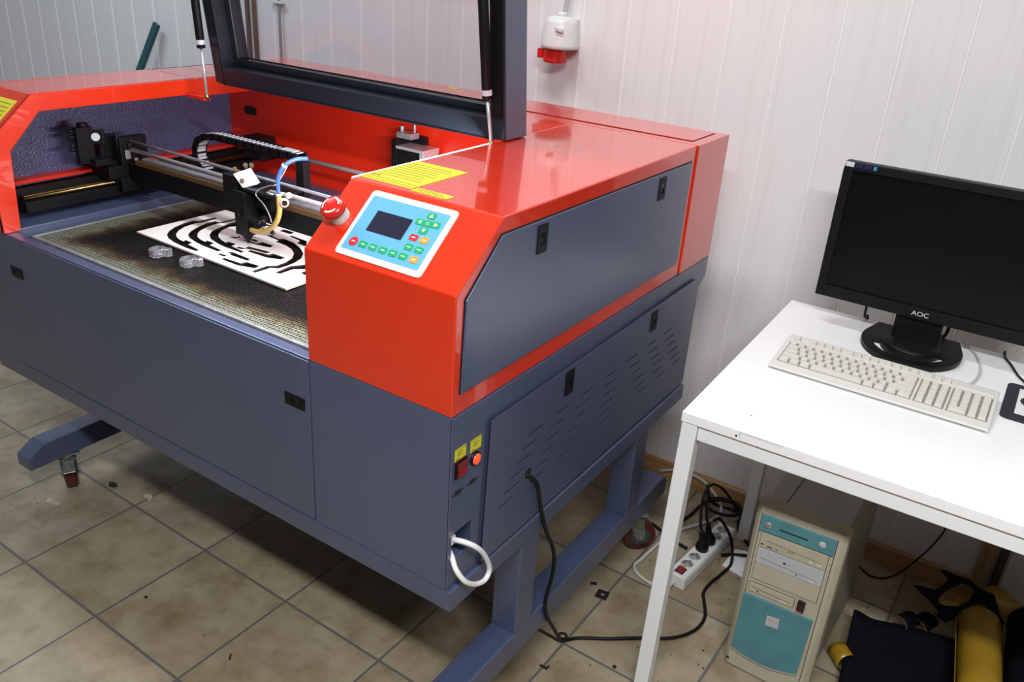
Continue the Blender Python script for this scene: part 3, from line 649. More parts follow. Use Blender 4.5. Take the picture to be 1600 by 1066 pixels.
m = MB(); m.obox((-.893, .362, .932), (.022, 0, .014), (0, .008, 0), (-.005, 0, .008)); m.cyl((-.880, .360, .944), (-.858, .356, .962), .008, seg=14); m.cyl((-.835, .352, .940), (-.822, .350, .930), .0055, seg=10)
m.build('air_fitting', 'black_gloss', head, .001)
m = MB(); m.cyl((-.842, .366, 1.030), (-.786, .360, 1.035), .0045, seg=10); m.lathe([(.010, -.007), (.012, 0), (.010, .007), (.007, .007)], (-.780, .352, 1.018), (.8, -.6, .1), 18); m.cyl((-.850, .366, 1.022), (-.825, .362, 1.022), .007, seg=12); m.cyl((-.778, .360, 1.034), (-.768, .358, 1.037), .007, seg=10)
m.build('hose_clamp', 'steel', head)
m = MB(); m.tube([(-.752, .405, 1.120), (-.766, .380, 1.119), (-.779, .358, 1.106), (-.786, .348, 1.088), (-.791, .345, 1.068), (-.790, .345, 1.038)], .0050); m.build('air_hose', 'blue_hose', head)
m = MB(); m.tube([(-.790, .345, 1.039), (-.790, .345, 1.025), (-.790, .345, 1.000), (-.797, .345, .977), (-.813, .345, .955), (-.840, .345, .937), (-.870, .346, .926), (-.905, .352, .922)], .0066); m.build('hose_end', 'amber', head)
m = MB(); m.lathe([(.0070, -.003), (.0070, .003)], (-.779, .358, 1.106), (.4, .3, .8), 14); m.lathe([(.0075, -.002), (.0075, .002)], (-.790, .345, 1.038), (0, 0, 1), 14); m.build('cable_tie', 'mark_white', head)
m = MB(); m.tube([(-.805, .40, 1.108), (-.803, .37, 1.075), (-.792, .339, 1.061), (-.815, .338, 1.054), (-.852, .338, 1.037), (-.862, .338, 1.022), (-.837, .338, 1.005), (-.821, .338, .986), (-.812, .338, .965)], .0016, seg=8); m.build('sensor_wire', 'steel_dull', head)
m = MB(); m.box(-.846, -.818, .452, .475, 1.0, 1.090); m.build('chain_post', 'black', head, .001)
# drag chain
pts = [(-1.196, .995), (-1.216, 1.008), (-1.230, 1.030), (-1.230, 1.056), (-1.216, 1.078), (-1.188, 1.092), (-1.150, 1.099)]+[(-1.150+.0315*k, 1.100) for k in range(1, 11)]
m = MB()
for i in range(len(pts)-1):
    a, b = Vector((pts[i][0], 0, pts[i][1])), Vector((pts[i+1][0], 0, pts[i+1][1])); d = (b-a); L = d.length; d.normalize(); n_ = Vector((-d.z, 0, d.x))
    c_ = (a+b)/2
    for y in (.449, .479): m.obox(c_+Vector((0, y, 0)), d*(L*.56), (0, .003, 0), n_*.0085, 0)
    m.obox(c_+Vector((0, .464, 0))-n_*.006, d*(L*.5), (0, .012, 0), n_*.001, 0)
    for q in (-.25, .25): m.obox(c_+d*(L*q)+Vector((0, .464, 0))+n_*.0078, d*(L*.075), (0, .0115, 0), n_*.0010, 1)
    if i < 6:
        for q in (-.25, .25): m.obox(c_+d*(L*q)+Vector((0, .464, 0))-n_*.0078, d*(L*.13), (0, .013, 0), n_*.0010, 1)
m.build('drag_chain', ['black', 'pc_silver'], mach)
m = MB(); m.box(-.900, -.850, .452, .476, 1.1095, 1.111); m.build('chain_end_plate', 'pc_silver', mach, .001)
# cross shaft and motor on the back wall
m = MB(); m.cyl((-1.42, .775, .985), (-.30, .775, .992), .0065, seg=16); m.build('drive_shaft', 'steel', mach)
m = MB(); m.box(-1.41, -1.33, .76, .82, .95, 1.02); m.cyl((-1.40, .775, .99), (-1.31, .775, .99), .022, seg=20); m.box(-1.30, -1.26, .765, .80, .975, 1.005); m.cyl((-1.27, .775, .985), (-1.25, .775, .985), .014, seg=14); m.build('shaft_pulley', 'black', mach, .002)
m = MB(); m.box(-.815, -.795, .772, .845, .90, 1.105); m.box(-.795, -.745, .83, .848, .95, 1.112); m.box(-.795, -.715, .778, .838, 1.035, 1.082); mo = m.build('drive_motor', 'black', mach, .002)
m = MB(); m.box(-.798, -.700, .770, .840, 1.083, 1.091); m.box(-.716, -.700, .772, .838, 1.026, 1.083); m.build('motor_casing', 'steel', mo, .002)
m = MB(); m.box(-.812, -.760, .79, .825, 1.108, 1.124); m.cyl((-.80, .80, 1.124), (-.80, .80, 1.140), .006, seg=10); m.cyl((-.768, .815, 1.112), (-.768, .815, 1.146), .004, seg=8); m.build('motor_bracket', 'steel_dull', mo, .001)
# led strip along the inner top edge of the right hood
m = MB(); m.box(-.3535, -.3408, .135, .585, 1.186, 1.1985); lt = m.build('led_fixture', 'white', mach, .001)
m = MB(); m.box(-.3555, -.3536, .140, .580, 1.192, 1.1990); m.build('led_strip', 'led', lt)
ld = bpy.data.lights.new('led_light', 'AREA'); ld.shape = 'RECTANGLE'; ld.size = .014; ld.size_y = .44; ld.energy = LEDP; ld.color = (.95, .94, 1)
lo = bpy.data.objects.new('led_light', ld); C.objects.link(lo); lo.parent = mach; lo.location = (-.362+.78, .36-.55, 1.186); lo.rotation_euler = (0, R(48), 0)

# ---- open lid: frame, window, gas struts
lx0, lx1, LH, LT, FW = -1.312, -.326, .66, .085, .036
lean = -.115
def lidp(u, v, w): return Vector((u, .600+lean*v+w, H3+.0015+v))     # v up the lid, w towards the wall
def lbox(m, u0, u1, v0, v1, w0, w1, mi=0):
    vs = [lidp(u, v, w) for v in (v0, v1) for u, w in ((u0, w0), (u1, w0), (u1, w1), (u0, w1))]
    m.add(vs, [(0,3,2,1),(4,5,6,7),(0,1,5,4),(1,2,6,5),(2,3,7,6),(3,0,4,7)], mi)
m = MB()
lbox(m, lx0, lx0+FW, 0, LH, 0, LT); lbox(m, lx1-FW, lx1, 0, LH, 0, LT); lbox(m, lx0+FW, lx1-FW, 0, .046, 0, LT); lbox(m, lx0+FW, lx1-FW, LH-.046, LH, 0, LT)
lid = m.build('lid_frame', 'grey_shaded', mach, .003)
m = MB()
lbox(m, lx0+FW, lx1-FW, .046, .064, .046, LT); lbox(m, lx0+FW, lx0+FW+.018, .064, LH-.046, .046, LT); lbox(m, lx1-FW-.018, lx1-FW, .064, LH-.046, .046, LT)
m.build('window_moulding', 'grey_shaded', lid, .003)
m = MB(); lbox(m, lx1-.0002, lx1+.0012, .002, LH, .001, LT-.001); m.build('lid_lit_edge', 'grey', lid, .0008)  # lighter skin on the outer side, painting the light it catches
m = MB(); lbox(m, lx0+FW+.002, lx1-FW-.002, .050, LH-.05, .066, .070); m.build('lid_window', 'lid_glass', lid)
m = MB(); lbox(m, lx1-FW+.004, lx1-.008, .05, .62, -.006, -.0002); m.build('strut_channel', 'black', lid, .001)
def strut(b, j, t):
    b, j, t = Vector(b), Vector(j), Vector(t); d = (t-b).normalized()
    m = MB(); m.cyl(j-d*.01, t, .0115, seg=20); m.cyl(t, t+d*.03, .006, seg=12); s = m.build('gas_strut', 'black', mach, .001)
    m = MB(); m.cyl(b, j, .0042, seg=14); m.build('strut_rod', 'steel', s)
    m = MB(); m.lathe([(.0118, .010), (.0118, .022)], j-d*.01, d, 20); m.build('strut_label', 'silver_sticker', s)
    m = MB(); m.lathe([(0, -.008), (.006, -.006), (.008, 0), (.006, .006), (0, .008)], b, (1, 0, 0), 14); m.build('strut_ball', 'brass', s)
strut((-.352, .582, 1.196), (-.359, .566, 1.305), (-.366, .535, 1.56))
strut((-1.318, .570, 1.166), (-1.318, .565, 1.307), (-1.318, .552, 1.55))
m = MB(); m.box(-1.398, -1.318, .560, .582, 1.156, 1.166); m.build('strut_bracket', 'red_in', mach, .001)

# ================================================================== THINGS IN THE MACHINE
holes = PLATE
ply = plate_with_holes('plywood_sheet', [(-1.234, .251), (-.659, .236), (-.655, .536), (-1.231, .551)], [h for h in holes], .0045, ['plywood', 'plywood_edge', 'burnt_edge'], None, lambda u, v, w: (u, v, .8631+w))
def on_rim(c): return c.x < -1.228 or c.x > -.664 or abs(c.y-(.251-(c.x+1.234)*.0261)) < .006 or abs(c.y-(.551-(c.x+1.231)*.0260)) < .006
for p in ply.data.polygons: p.material_index = (1 if on_rim(p.center) else 2) if abs(p.normal.z) < .5 else 0
recentre(ply); tag(ply, 'pale plywood sheet with a cut-through maze of curved slots, lying on the honeycomb bed', 'plywood sheet')
def acrylic(c, label):
    out = [(-.021, -.010), (-.024, .003), (-.020, .015), (-.009, .023), (.004, .020), (.012, .026), (.024, .022), (.022, .010), (.011, .002), (.012, -.010), (.004, -.019), (-.012, -.019)]
    inn = [(-.013, -.008), (-.014, .003), (-.008, .012), (.002, .009), (.006, .000), (.004, -.009), (-.004, -.012)]
    o = plate_with_holes('acrylic_cutout', out, [inn], .020, 'acrylic', None, lambda u, v, w: (c[0]+u, c[1]+v, .8685+w), .002)
    recentre(o); tag(o, label, 'acrylic cutout', 'clear acrylic cutouts on the honeycomb bed'); return o
acrylic((-1.052, .187), 'small clear acrylic cutout on the honeycomb bed, the one further left from the red hood')
acrylic((-.944, .194), 'small clear acrylic cutout on the honeycomb bed, the one nearer the red hood')

# white cable looping out of the side recess
m = MB(); m.tube([(-.010, .025, .608), (.012, .028, .612), (.030, .043, .600), (.034, .066, .570), (.034, .086, .532), (.034, .088, .512), (.034, .074, .502), (.032, .046, .511), (.030, .015, .538), (.016, .004, .566), (-.004, .016, .580), (-.030, .030, .583)], .0052, 12)
o = m.build('white_cable', 'white_cable'); recentre(o); tag(o, 'thick white cable looping out of the recess in the machine side', 'cable')
# black cable out of the side door to the power strip
m = MB(); m.tube([(-.004, .253, .634), (.006, .255, .633), (.013, .266, .622), (.015, .282, .596), (.014, .309, .520), (.014, .341, .444), (.014, .380, .374), (.014, .392, .325), (.014, .388, .283), (.014, .374, .248), (.014, .370, .215), (.013, .388, .165), (.013, .430, .095), (.012, .478, .022), (.026, .512, .006), (.046, .532, .0055), (.1, .57, .0055), (.165, .623, .0055), (.232, .675, .0055), (.268, .735, .0055), (.272, .80, .0055), (.245, .86, .0055), (.232, .888, .0055), (.232, .935, .0055), (.244, 1.0, .0055), (.250, 1.055, .012), (.226, 1.085, .07), (.186, 1.085, .118), (.170, 1.070, .115)], .0045, 10)
o = m.build('power_cable', 'black'); recentre(o); tag(o, 'black power cable hanging from the hole in the machine side door down to the floor', 'cable')

# ================================================================== TABLE
ta = .0199; TC = Vector((.235, .450, 0))
txf = Matrix.Translation(TC) @ Matrix.Rotation(ta, 4, 'Z')
TZ = .783; TW, TD = 1.30, .772
tab = thing('table', 'white table with straight legs, holding the black monitor and keyboard', 'table', tuple(TC))
m = MB(); m.box(0, TW, 0, TD, TZ-.022, TZ); m.build('tabletop', 'table_white', tab, .0012, xf=txf)
m = MB(); m.box(.036, TW-.036, .006, .026, .726, TZ-.0222); m.build('apron', 'table_leg', tab, .002, xf=txf)
m = MB(); m.box(.036, TW-.036, TD-.026, TD-.006, .726, TZ-.0222); m.build('apron', 'table_leg', tab, .002, xf=txf)
for x in (.006, TW-.026):
    m = MB(); m.box(x, x+.020, .036, TD-.036, .726, TZ-.0222); m.build('apron', 'table_leg', tab, .002, xf=txf)
def leg(x, y, dx):
    m = MB(); a = .0165
    v = [(x+dx-a, y-a, 0), (x+dx+a, y-a, 0), (x+dx+a, y+a, 0), (x+dx-a, y+a, 0), (x-a, y-a, TZ-.0222), (x+a, y-a, TZ-.0222), (x+a, y+a, TZ-.0222), (x-a, y+a, TZ-.0222)]
    m.add(v, [(0,3,2,1),(4,5,6,7),(0,1,5,4),(1,2,6,5),(2,3,7,6),(3,0,4,7)]); m.build('leg', 'table_leg', tab, .002, xf=txf)
leg(.0185, .0185, -.010); leg(.0185, TD-.0185, -.004); leg(TW-.0185, .0185, .01); leg(TW-.0185, TD-.0185, .004)
m = MB(); m.lathe([(.0022, 0), (.0022, .0004), (0, .0004)], (.114, -.0003, TZ-.013), (0, -1, 0), 10); m.build('screw_hole', 'black', tab, xf=txf)
m = MB(); m.lathe([(.0018, 0), (.0018, .0003), (0, .0003)], (.118, .072, TZ), (0, 0, 1), 10); m.build('drill_hole', 'black', tab, xf=txf)
m = MB(); m.box(.121, .205, -.0004, .0002, TZ-.0042, TZ-.0034); m.box(.120, .1212, -.0004, .0002, TZ-.012, TZ-.003); m.build('edge_scratch', 'recess', tab, xf=txf)

# ---- monitor
mon = thing('monitor', 'black wide computer monitor switched off on the white table', 'monitor', (.545, 1.10, TZ))
MX0, MX1, MZ0, MZ1, MY = .300, .806, .862, 1.196, 1.096
mxf = Matrix.Translation((0, MY, MZ0)) @ Matrix.Rotation(R(-2), 4, 'X') @ Matrix.Translation((0, -MY, -MZ0))
m = MB(); b = .020
m.box(MX0, MX1, MY, MY+.03, MZ0, MZ0+.030); m.box(MX0, MX1, MY, MY+.03, MZ1-b, MZ1); m.box(MX0, MX0+b, MY, MY+.03, MZ0+.030, MZ1-b); m.box(MX1-b, MX1, MY, MY+.03, MZ0+.030, MZ1-b)
m.build('bezel', 'black', mon, .0018, xf=mxf)
m = MB(); m.box(MX0+b-.002, MX1-b+.002, MY+.0045, MY+.010, MZ0+.028, MZ1-b+.002); m.build('screen', 'screen', mon, xf=mxf)
m = MB(); m.prism([(MX0+.006, MY+.03), (MX1-.006, MY+.03), (MX1-.09, MY+.058), (MX0+.09, MY+.058)], 'z', MZ0+.006, MZ1-.006); m.build('back_shell', 'black', mon, .004, xf=mxf)
def mp_(u, v, w): return mxf @ Vector((.5455+u, MY-.0002-w, MZ0+.0135+v))
text_mesh('maker_logo', 'AOC', .0155, 'silver_sticker', mon, lambda u, v, w: mp_(u*1.15, v, w+.0002))
def sticker(x0, x1, z0, z1, mat):
    m = MB(); m.box(x0, x1, MY-.0004, MY, z0, z1); m.build('sticker', mat, mon, xf=mxf)
sticker(MX0+.001, MX0+.020, MZ1-.0125, MZ1-.0015, 'silver_sticker'); sticker(MX0+.023, MX0+.040, MZ1-.0125, MZ1-.002, 'navy_sticker'); sticker(MX0+.042, MX0+.060, MZ1-.0125, MZ1-.002, 'navy_sticker'); sticker(MX0+.064, MX0+.071, MZ1-.0122, MZ1-.0035, 'blue_sticker')
m = MB(); m.prism([(.492, 1.112), (.600, 1.112), (.594, 1.150), (.498, 1.150)], 'z', TZ+.014, .95); m.box(.505, .587, 1.148, 1.160, .88, .98); m.build('stand_neck', 'black', mon, .004)
def arc(cx, cy, rx, ry, a0, a1, n=20): return [(cx+rx*math.cos(R(a0+(a1-a0)*k/n)), cy+ry*math.sin(R(a0+(a1-a0)*k/n))) for k in range(n+1)]
base = [(.646, 1.200)]+[(.438, 1.200)]
outer = arc(.545, 1.100, .113, .128, 165, 375, 28)+[(.640, 1.195), (.450, 1.195)]
hole_ = arc(.545, 1.095, .088, .094, 190, 350, 18)+arc(.545, 1.095, .068, .070, 350, 190, 18)
plate_with_holes('stand_base', outer, [hole_], .013, 'black', mon, lambda u, v, w: (u, v, TZ+.0067+w), .003)
m = MB(); m.lathe([(.066, 0), (.066, .004), (.062, .008), (0, .009)], (.545, 1.097, TZ+.012), (0, 0, 1), 32); m.build('swivel_disc', 'black', mon)

# ---- keyboard
kx, ky, kr = .304, .764, R(.3)
kxf = Matrix.Translation((kx, ky, TZ)) @ Matrix.Rotation(kr, 4, 'Z')
kb = thing('keyboard', 'off-white full-size keyboard lying on the white table in front of the monitor', 'keyboard', (kx, ky, TZ))
KW, KD = .449, .168
def top_z(y): return .0115+(y-.022)*(.027-.0115)/(KD-.012-.022)
m = MB(); m.prism([(.0, .0005), (KD, .0005), (KD, .026), (KD-.012, .027), (.022, .0115), (.0, .009)], 'x', 0, KW); m.build('case', 'kb_body', kb, .003, xf=kxf)
m = MB()
for a, b_ in ((.0105, .0125+15*.0188), (.0175+15*.0188, .0205+18*.0188), (.0245+18*.0188, .0275+22*.0188)): m.prism([(.0265, top_z(.0265)-.0008), (.1235, top_z(.1235)-.0008), (.1235, top_z(.1235)+.0004), (.0265, top_z(.0265)+.0004)], 'x', a, b_)
m.build('key_well', 'key_well', kb, xf=kxf)
m = MB(); m.box(.004, KW-.004, -.0005, 0, .0035, .0045); m.build('case_seam', 'chip_black', kb, xf=kxf)
def key(name, x, y, w, d=.0188):
    z = top_z(y+d/2); a = .0022; x0, x1, y0, y1 = x+.0009, x+w-.0009, y+.0008, y+d-.0008; sl_ = .0118*(1)/(.111)
    zz = lambda yy: z+(yy-(y+d/2))*.117
    m = MB(); v = [(x0, y0, zz(y0)-.002), (x1, y0, zz(y0)-.002), (x1, y1, zz(y1)-.002), (x0, y1, zz(y1)-.002), (x0+a, y0+a*.6, zz(y0)+.0068), (x1-a, y0+a*.6, zz(y0)+.0068), (x1-a, y1-a*1.2, zz(y1)+.0068), (x0+a, y1-a*1.2, zz(y1)+.0068)]
    m.add(v, [(0,3,2,1),(4,5,6,7),(0,1,5,4),(1,2,6,5),(2,3,7,6),(3,0,4,7)]); m.build(name, 'key', kb, .0006, xf=kxf)
U = .0188; ox = .012
rows_ = [(.0275, [1.25, 1.25, 1.25, 6.0, 1.25, 1.25, 1.25, 1.5]), (.0465, [2.25]+[1]*10+[2.75]), (.0655, [1.75]+[1]*11+[2.25]), (.0845, [1.5]+[1]*12+[1.5]), (.1035, [1]*13+[2])]
for y, ws in rows_:
    x = ox
    for w in ws:
        key('space_bar' if w == 6.0 else 'letter_key', x, y, w*U); x += w*U
x = ox
for k in range(13):
    key('function_key', x, .1335, U, .0170); x += U*(2.0 if k == 0 else 1.5 if k in (4, 8) else 1)*.985
nx = ox+15*U+.007
for i in range(3):
    for y in (.1035, .0845): key('navigation_key', nx+i*U, y, U)
    key('navigation_key', nx+i*U, .0275, U); key('navigation_key', nx+i*U, .1335, U, .0170)
for i in range(3):
    for y in (.0465, .0655): key('navigation_key', nx+i*U, y, U)
px_ = nx+3*U+.007
for i in range(3):
    for y in (.0465, .0655, .0845, .1035): key('numpad_key', px_+i*U, y, U)
key('numpad_key', px_, .0275, 2*U); key('numpad_key', px_+2*U, .0275, U)
key('numpad_key', px_+3*U, .1035, U); key('numpad_key', px_+3*U, .0655, U, .0375); key('numpad_key', px_+3*U, .0275, U, .0375)
m = MB(); m.box(px_, px_+4*U, .134, .151, top_z(.1425)-.003, top_z(.1425)+.0020); m.build('status_panel', 'kb_body', kb, .0008, xf=kxf)
m = MB(); m.tube([(.652, .934, TZ+.010), (.671, .956, TZ+.004), (.694, .99, TZ+.0035), (.702, 1.05, TZ+.0035), (.697, 1.11, TZ+.0035), (.682, 1.166, TZ+.0035), (.664, 1.200, TZ+.0035), (.652, 1.220, TZ+.0035), (.648, 1.240, TZ-.012), (.648, 1.243, .55)], .0028, 8)
o = m.build('keyboard_cable', 'grey_cable'); recentre(o); tag(o, 'thin grey cable curving behind the keyboard towards the table back edge', 'cable')
m = MB(); m.tube([(.80, 1.065, TZ+.004), (.790, 1.085, TZ+.0035), (.775, 1.113, TZ+.0035), (.757, 1.165, TZ+.0035), (.742, 1.198, TZ+.0035), (.738, 1.222, TZ+.0035), (.736, 1.242, TZ-.014), (.735, 1.246, .58)], .0026, 8)
o = m.build('mouse_cable', 'black'); recentre(o); tag(o, 'thin dark cable running from the mouse pad over the table back edge', 'cable')
m = MB(); m.tube([(.600, 1.165, .90), (.607, 1.185, .83), (.600, 1.208, .792), (.596, 1.226, .789), (.594, 1.243, .760), (.594, 1.246, .55), (.594, 1.25, .3)], .004, 8)
o = m.build('monitor_cable', 'black'); recentre(o); tag(o, 'black cable hanging behind the monitor stand, to the right of its neck', 'cable')
m = MB(); m.tube([(.420, 1.150, .89), (.414, 1.18, .83), (.412, 1.205, .797), (.414, 1.224, .788), (.415, 1.240, .760), (.416, 1.242, .5)], .0034, 8)
o = m.build('monitor_cable', 'black'); recentre(o); tag(o, 'black cable dropping behind the table back edge, to the left of the monitor stand', 'cable')
# ---- mouse pad
pad = thing('mouse_pad', 'black mouse pad with a white printed square at the right end of the table', 'mouse pad', (.86, .96, TZ))
m = MB(); m.prism(rrect(.762, .982, .865, 1.060, .014), 'z', TZ+.0002, TZ+.0035); m.build('pad', 'pad_black', pad, .0008)
m = MB(); m.prism([(.787, .897), (.957, .897), (.957, 1.036), (.787, 1.036)], 'z', TZ+.0035, TZ+.0038); pr = m.build('printed_square', 'pad_white', pad)
m = MB()
def ringp(cx, cy, rx, ry, t, a0, a1, n=24):
    v = []
    for k in range(n+1):
        a = R(a0+(a1-a0)*k/n)
        for s in (1, 1-t): v.append((cx+rx*s*math.cos(a), cy+ry*s*math.sin(a), TZ+.0040))
    m.add(v, [(2*k, 2*k+1, 2*k+3, 2*k+2) for k in range(n)])
ringp(.862, .972, .070, .045, .20, 0, 360); ringp(.866, .968, .030, .022, .5, 0, 360)
m.build('printed_oval', 'pad_black', pr)

# ================================================================== COMPUTER TOWER
pa = R(-1.6); PO = Vector((.365, .685, 0)); pxf = Matrix.Translation(PO) @ Matrix.Rotation(pa, 4, 'Z')
pc = thing('computer_tower', 'beige computer tower with turquoise front panels on the floor under the table', 'computer', tuple(PO))
PW, PH = .2065, .488
m = MB(); m.box(.010, PW-.012, .045, .455, .018, PH-.006); m.build('case', 'pc_grey', pc, .002, xf=pxf)
m = MB(); m.box(.0085, .0100, .05, .45, .022, PH-.014); m.box(PW-.012, PW-.0105, .05, .45, .022, PH-.008); m.build('side_panel', 'pc_side', pc, .001, xf=pxf)
m = MB(); m.box(.012, PW-.014, .0452, .455, PH-.006, PH-.0045); m.box(.052, .0545, .05, .45, PH-.0045, PH-.0041, 1); m.build('top_panel', ['pc_grey', 'chip_black'], pc, xf=pxf)
for x in (.02, PW-.045):
    for y in (.03, .40):
        m = MB(); m.box(x, x+.025, y, y+.04, 0, .0178); m.build('rubber_foot', 'black', pc, .002, xf=pxf)
# bezel: a moulded shell with chamfered sides
m = MB(); m.prism([(.0, .012), (.012, .0), (PW-.012, 0), (PW, .012), (PW, .046), (0, .046)], 'z', .004, PH)
bz_ = m.build('front_bezel', 'pc_beige', pc, .003, xf=pxf)
def fbox(x0, x1, z0, z1, y0, y1, name, mat, par, bev=.0006):
    m = MB(); m.box(x0, x1, y0, y1, z0, z1); return m.build(name, mat, par, bev, xf=pxf)
fbox(.0165, .0180, .055, .468, -.0005, .0002, 'panel_groove', 'chip_black', pc, 0); fbox(.1865, .1880, .055, .475, -.0005, .0002, 'panel_groove', 'chip_black', pc, 0)
m = MB(); m.prism([(.0185, .424), (.186, .432), (.186, .474), (.0185, .4665)], 'y', -.006, -.0002); tp = m.build('top_strip', 'pc_teal', pc, .0012, xf=pxf)
m = MB(); m.prism([(.062, .4435), (.128, .4465), (.126, .4500), (.064, .4470)], 'y', -.0064, -.0058); m.build('strip_slot', 'chip_black', tp, xf=pxf)
m = MB(); m.lathe([(.0085, 0), (.0085, .0015), (.006, .0024), (0, .0024)], (.0365, -.006, .4445), (0, -1, 0), 20); kl = m.build('key_lock', 'steel_dull', tp, xf=pxf)
m = MB(); m.box(.0345, .0385, -.0088, -.0084, .4438, .4452); m.build('key_slot', 'chip_black', kl, xf=pxf)
m = MB(); m.lathe([(.0080, 0), (.0080, .0016), (.0070, .0024), (0, .0026)], (.1585, -.006, .4520), (0, -1, 0), 24); m.build('power_button', 'pc_silver', tp, xf=pxf)
m = MB(); m.prism([(.0246, .2845), (.1784, .2925), (.1784, .4300), (.0246, .4215)], 'y', -.0008, -.0001); m.prism([(.0230, .2460), (.1320, .2520), (.1320, .2800), (.0230, .2740)], 'y', -.0008, -.0001); m.build('bay_gap', 'chip_black', pc, xf=pxf)
# drive bays, each a sheared slab following the slightly sloping front
def bay(z0l, z1l, z0r, z1r, name, mat, y=-.0032, x0=.0255, x1=.1775, par=None):
    m = MB(); m.prism([(x0, z0l), (x1, z0r), (x1, z1r), (x0, z1l)], 'y', y, -.0002); return m.build(name, mat, par or pc, .0008, xf=pxf)
bay(.3785, .420, .3865, .4285, 'dvd_drive', 'pc_beige'); 
d2 = bay(.3335, .3765, .3405, .3845, 'cd_drive', 'pc_silver', -.0042)
bay(.2860, .3315, .2940, .3385, 'bay_cover', 'pc_beige')
bay(.2470, .2730, .2530, .2790, 'floppy_drive', 'pc_beige', -.0032, .0240, .1310)
dv = [o for o in pc.children if o.name.startswith('dvd_drive')][0]; fl = [o for o in pc.children if o.name.startswith('floppy')][0]
def mark(x0, x1, z0, z1, y, name, mat, par):
    m = MB(); m.box(x0, x1, y-.0003, y, z0, z1); m.build(name, mat, par, xf=pxf)
mark(.040, .165, .4010, .4016, -.0032, 'tray_line', 'chip_black', dv); mark(.029, .0345, .3860, .3900, -.0032, 'jack', 'chip_black', dv); mark(.044, .056, .3855, .3885, -.0032, 'volume_wheel', 'chip_black', dv); mark(.064, .068, .3860, .3880, -.0032, 'drive_light', 'chip_black', dv)
mark(.140, .149, .3915, .3955, -.0032, 'drive_button', 'key', dv); mark(.158, .167, .3925, .3965, -.0032, 'drive_button', 'key', dv)
text_mesh('drive_marking', 'DVD', .0085, 'label_ink', dv, lambda u, v, w: pxf @ Vector((.098+u*.8, -.0034-w, .3965+v)))
mark(.034, .168, .3505, .3511, -.0042, 'tray_line', 'chip_black', d2); mark(.120, .124, .3440, .3465, -.0042, 'drive_light', 'chip_black', d2); mark(.150, .161, .3445, .3480, -.0042, 'drive_button', 'key', d2)
m = MB(); m.lathe([(.0032, 0), (.0032, .0003), (0, .0003)], (.0905, -.0042, .3620), (0, -1, 0), 14); m.build('maker_mark', 'chip_black', d2, xf=pxf)
text_mesh('drive_marking', 'LG', .0072, 'steel_dull', d2, lambda u, v, w: pxf @ Vector((.1005+u, -.0043-w, .3622+v)))
mark(.030, .125, .2612, .2622, -.0032, 'disk_slot', 'chip_black', fl); mark(.044, .049, .2535, .2560, -.0032, 'drive_light', 'chip_black', fl); mark(.100, .116, .2560, .2600, -.0032, 'drive_button', 'key', fl)
fbox(.1400, .1570, .2560, .2830, -.0085, -.0002, 'reset_button', 'black_gloss', pc, .002); fbox(.1405, .1565, .2515, .2560, -.0060, -.0002, 'button_base', 'red_plastic', pc, .001)
# turquoise door with a curved lower edge
low = [(.0155+(.1775-.0155)*k/12, .066-.0155*math.sin(math.pi*k/12)+.012*k/12) for k in range(13)]
m = MB(); m.prism(low+[(.1815, .2435), (.0170, .2365)], 'y', -.0075, -.0002); dr = m.build('lower_door', 'pc_teal', pc, .0015, xf=pxf)
low2 = [(.0155+(.1775-.0155)*k/12, .0655-.0155*math.sin(math.pi*k/12)+.012*k/12) for k in range(13)]
m = MB(); m.prism(low2[::-1]+[(a, b-.006) for a, b in low2], 'y', -.0055, -.0002); m.build('door_lip', 'pc_grey', pc, xf=pxf)
m = MB(); m.prism([(.0820, .1760), (.1120, .1800), (.1110, .2105), (.0810, .2045)], 'y', -.0084, -.0074); bd = m.build('badge', 'pc_silver', dr, .0005, xf=pxf)
m = MB(); m.prism([(.0850, .1935), (.1080, .1970), (.1080, .1995), (.0850, .1955)], 'y', -.0087, -.0084); m.build('badge_print', 'btn_orange', bd, xf=pxf)
m = MB(); m.lathe([(.0052, 0), (.0052, .0004), (0, .0004)], (.0120, -.0001, .022), (0, -1, 0), 4); m.build('corner_sticker', 'chip_black', pc, xf=pxf)

# ================================================================== POWER STRIP AND CABLES ON THE FLOOR
sa = math.atan2(.0315, .30); sxf = Matrix.Translation((.152, .868, 0)) @ Matrix.Rotation(-sa, 4, 'Z')
strip = thing('power_strip', 'white six-socket power strip with a red switch on the tiles beside the computer', 'power strip', (.152, .868, 0))
m = MB(); m.prism([(-.029, .0), (.029, 0), (.029, .030), (.0255, .040), (-.0255, .040), (-.029, .030)], 'y', .0, .315); m.build('strip_body', 'socket_white', strip, .003, xf=sxf)
m = MB(); m.box(-.013, .013, .012, .042, .040, .0415); s_ = m.build('strip_switch', 'black', strip, .0008, xf=sxf)
m = MB(); m.prism([(.015, .0415), (.040, .0415), (.040, .046), (.028, .0425)], 'x', -.010, .010); m.build('switch_rocker', 'red_clear', s_, .0006, xf=sxf)
for k in range(6):
    y = .065+.0435*k
    m = MB(); m.lathe([(.0195, 0), (.0195, .0012), (.0178, .0012), (.0172, -.0002), (0, -.0002)], (0, y, .0405), (0, 0, 1), 28); so_ = m.build('socket', 'socket_white', strip, xf=sxf)
    m = MB(); m.lathe([(.0170, 0), (.0170, .0004), (0, .0004)], (0, y, .0402), (0, 0, 1), 26); m.build('socket_recess', 'recess', so_, xf=sxf)
    m = MB()
    for s in (-1, 1): m.lathe([(.0028, 0), (.0028, .0003), (0, .0003)], (s*.0085, y, .0407), (0, 0, 1), 10)
    for s in (-1, 1): m.box(-.0018, .0018, y+s*.0165-.002, y+s*.0165+.002, .0405, .0418)
    m.build('socket_pin_hole', 'chip_black', so_, xf=sxf)
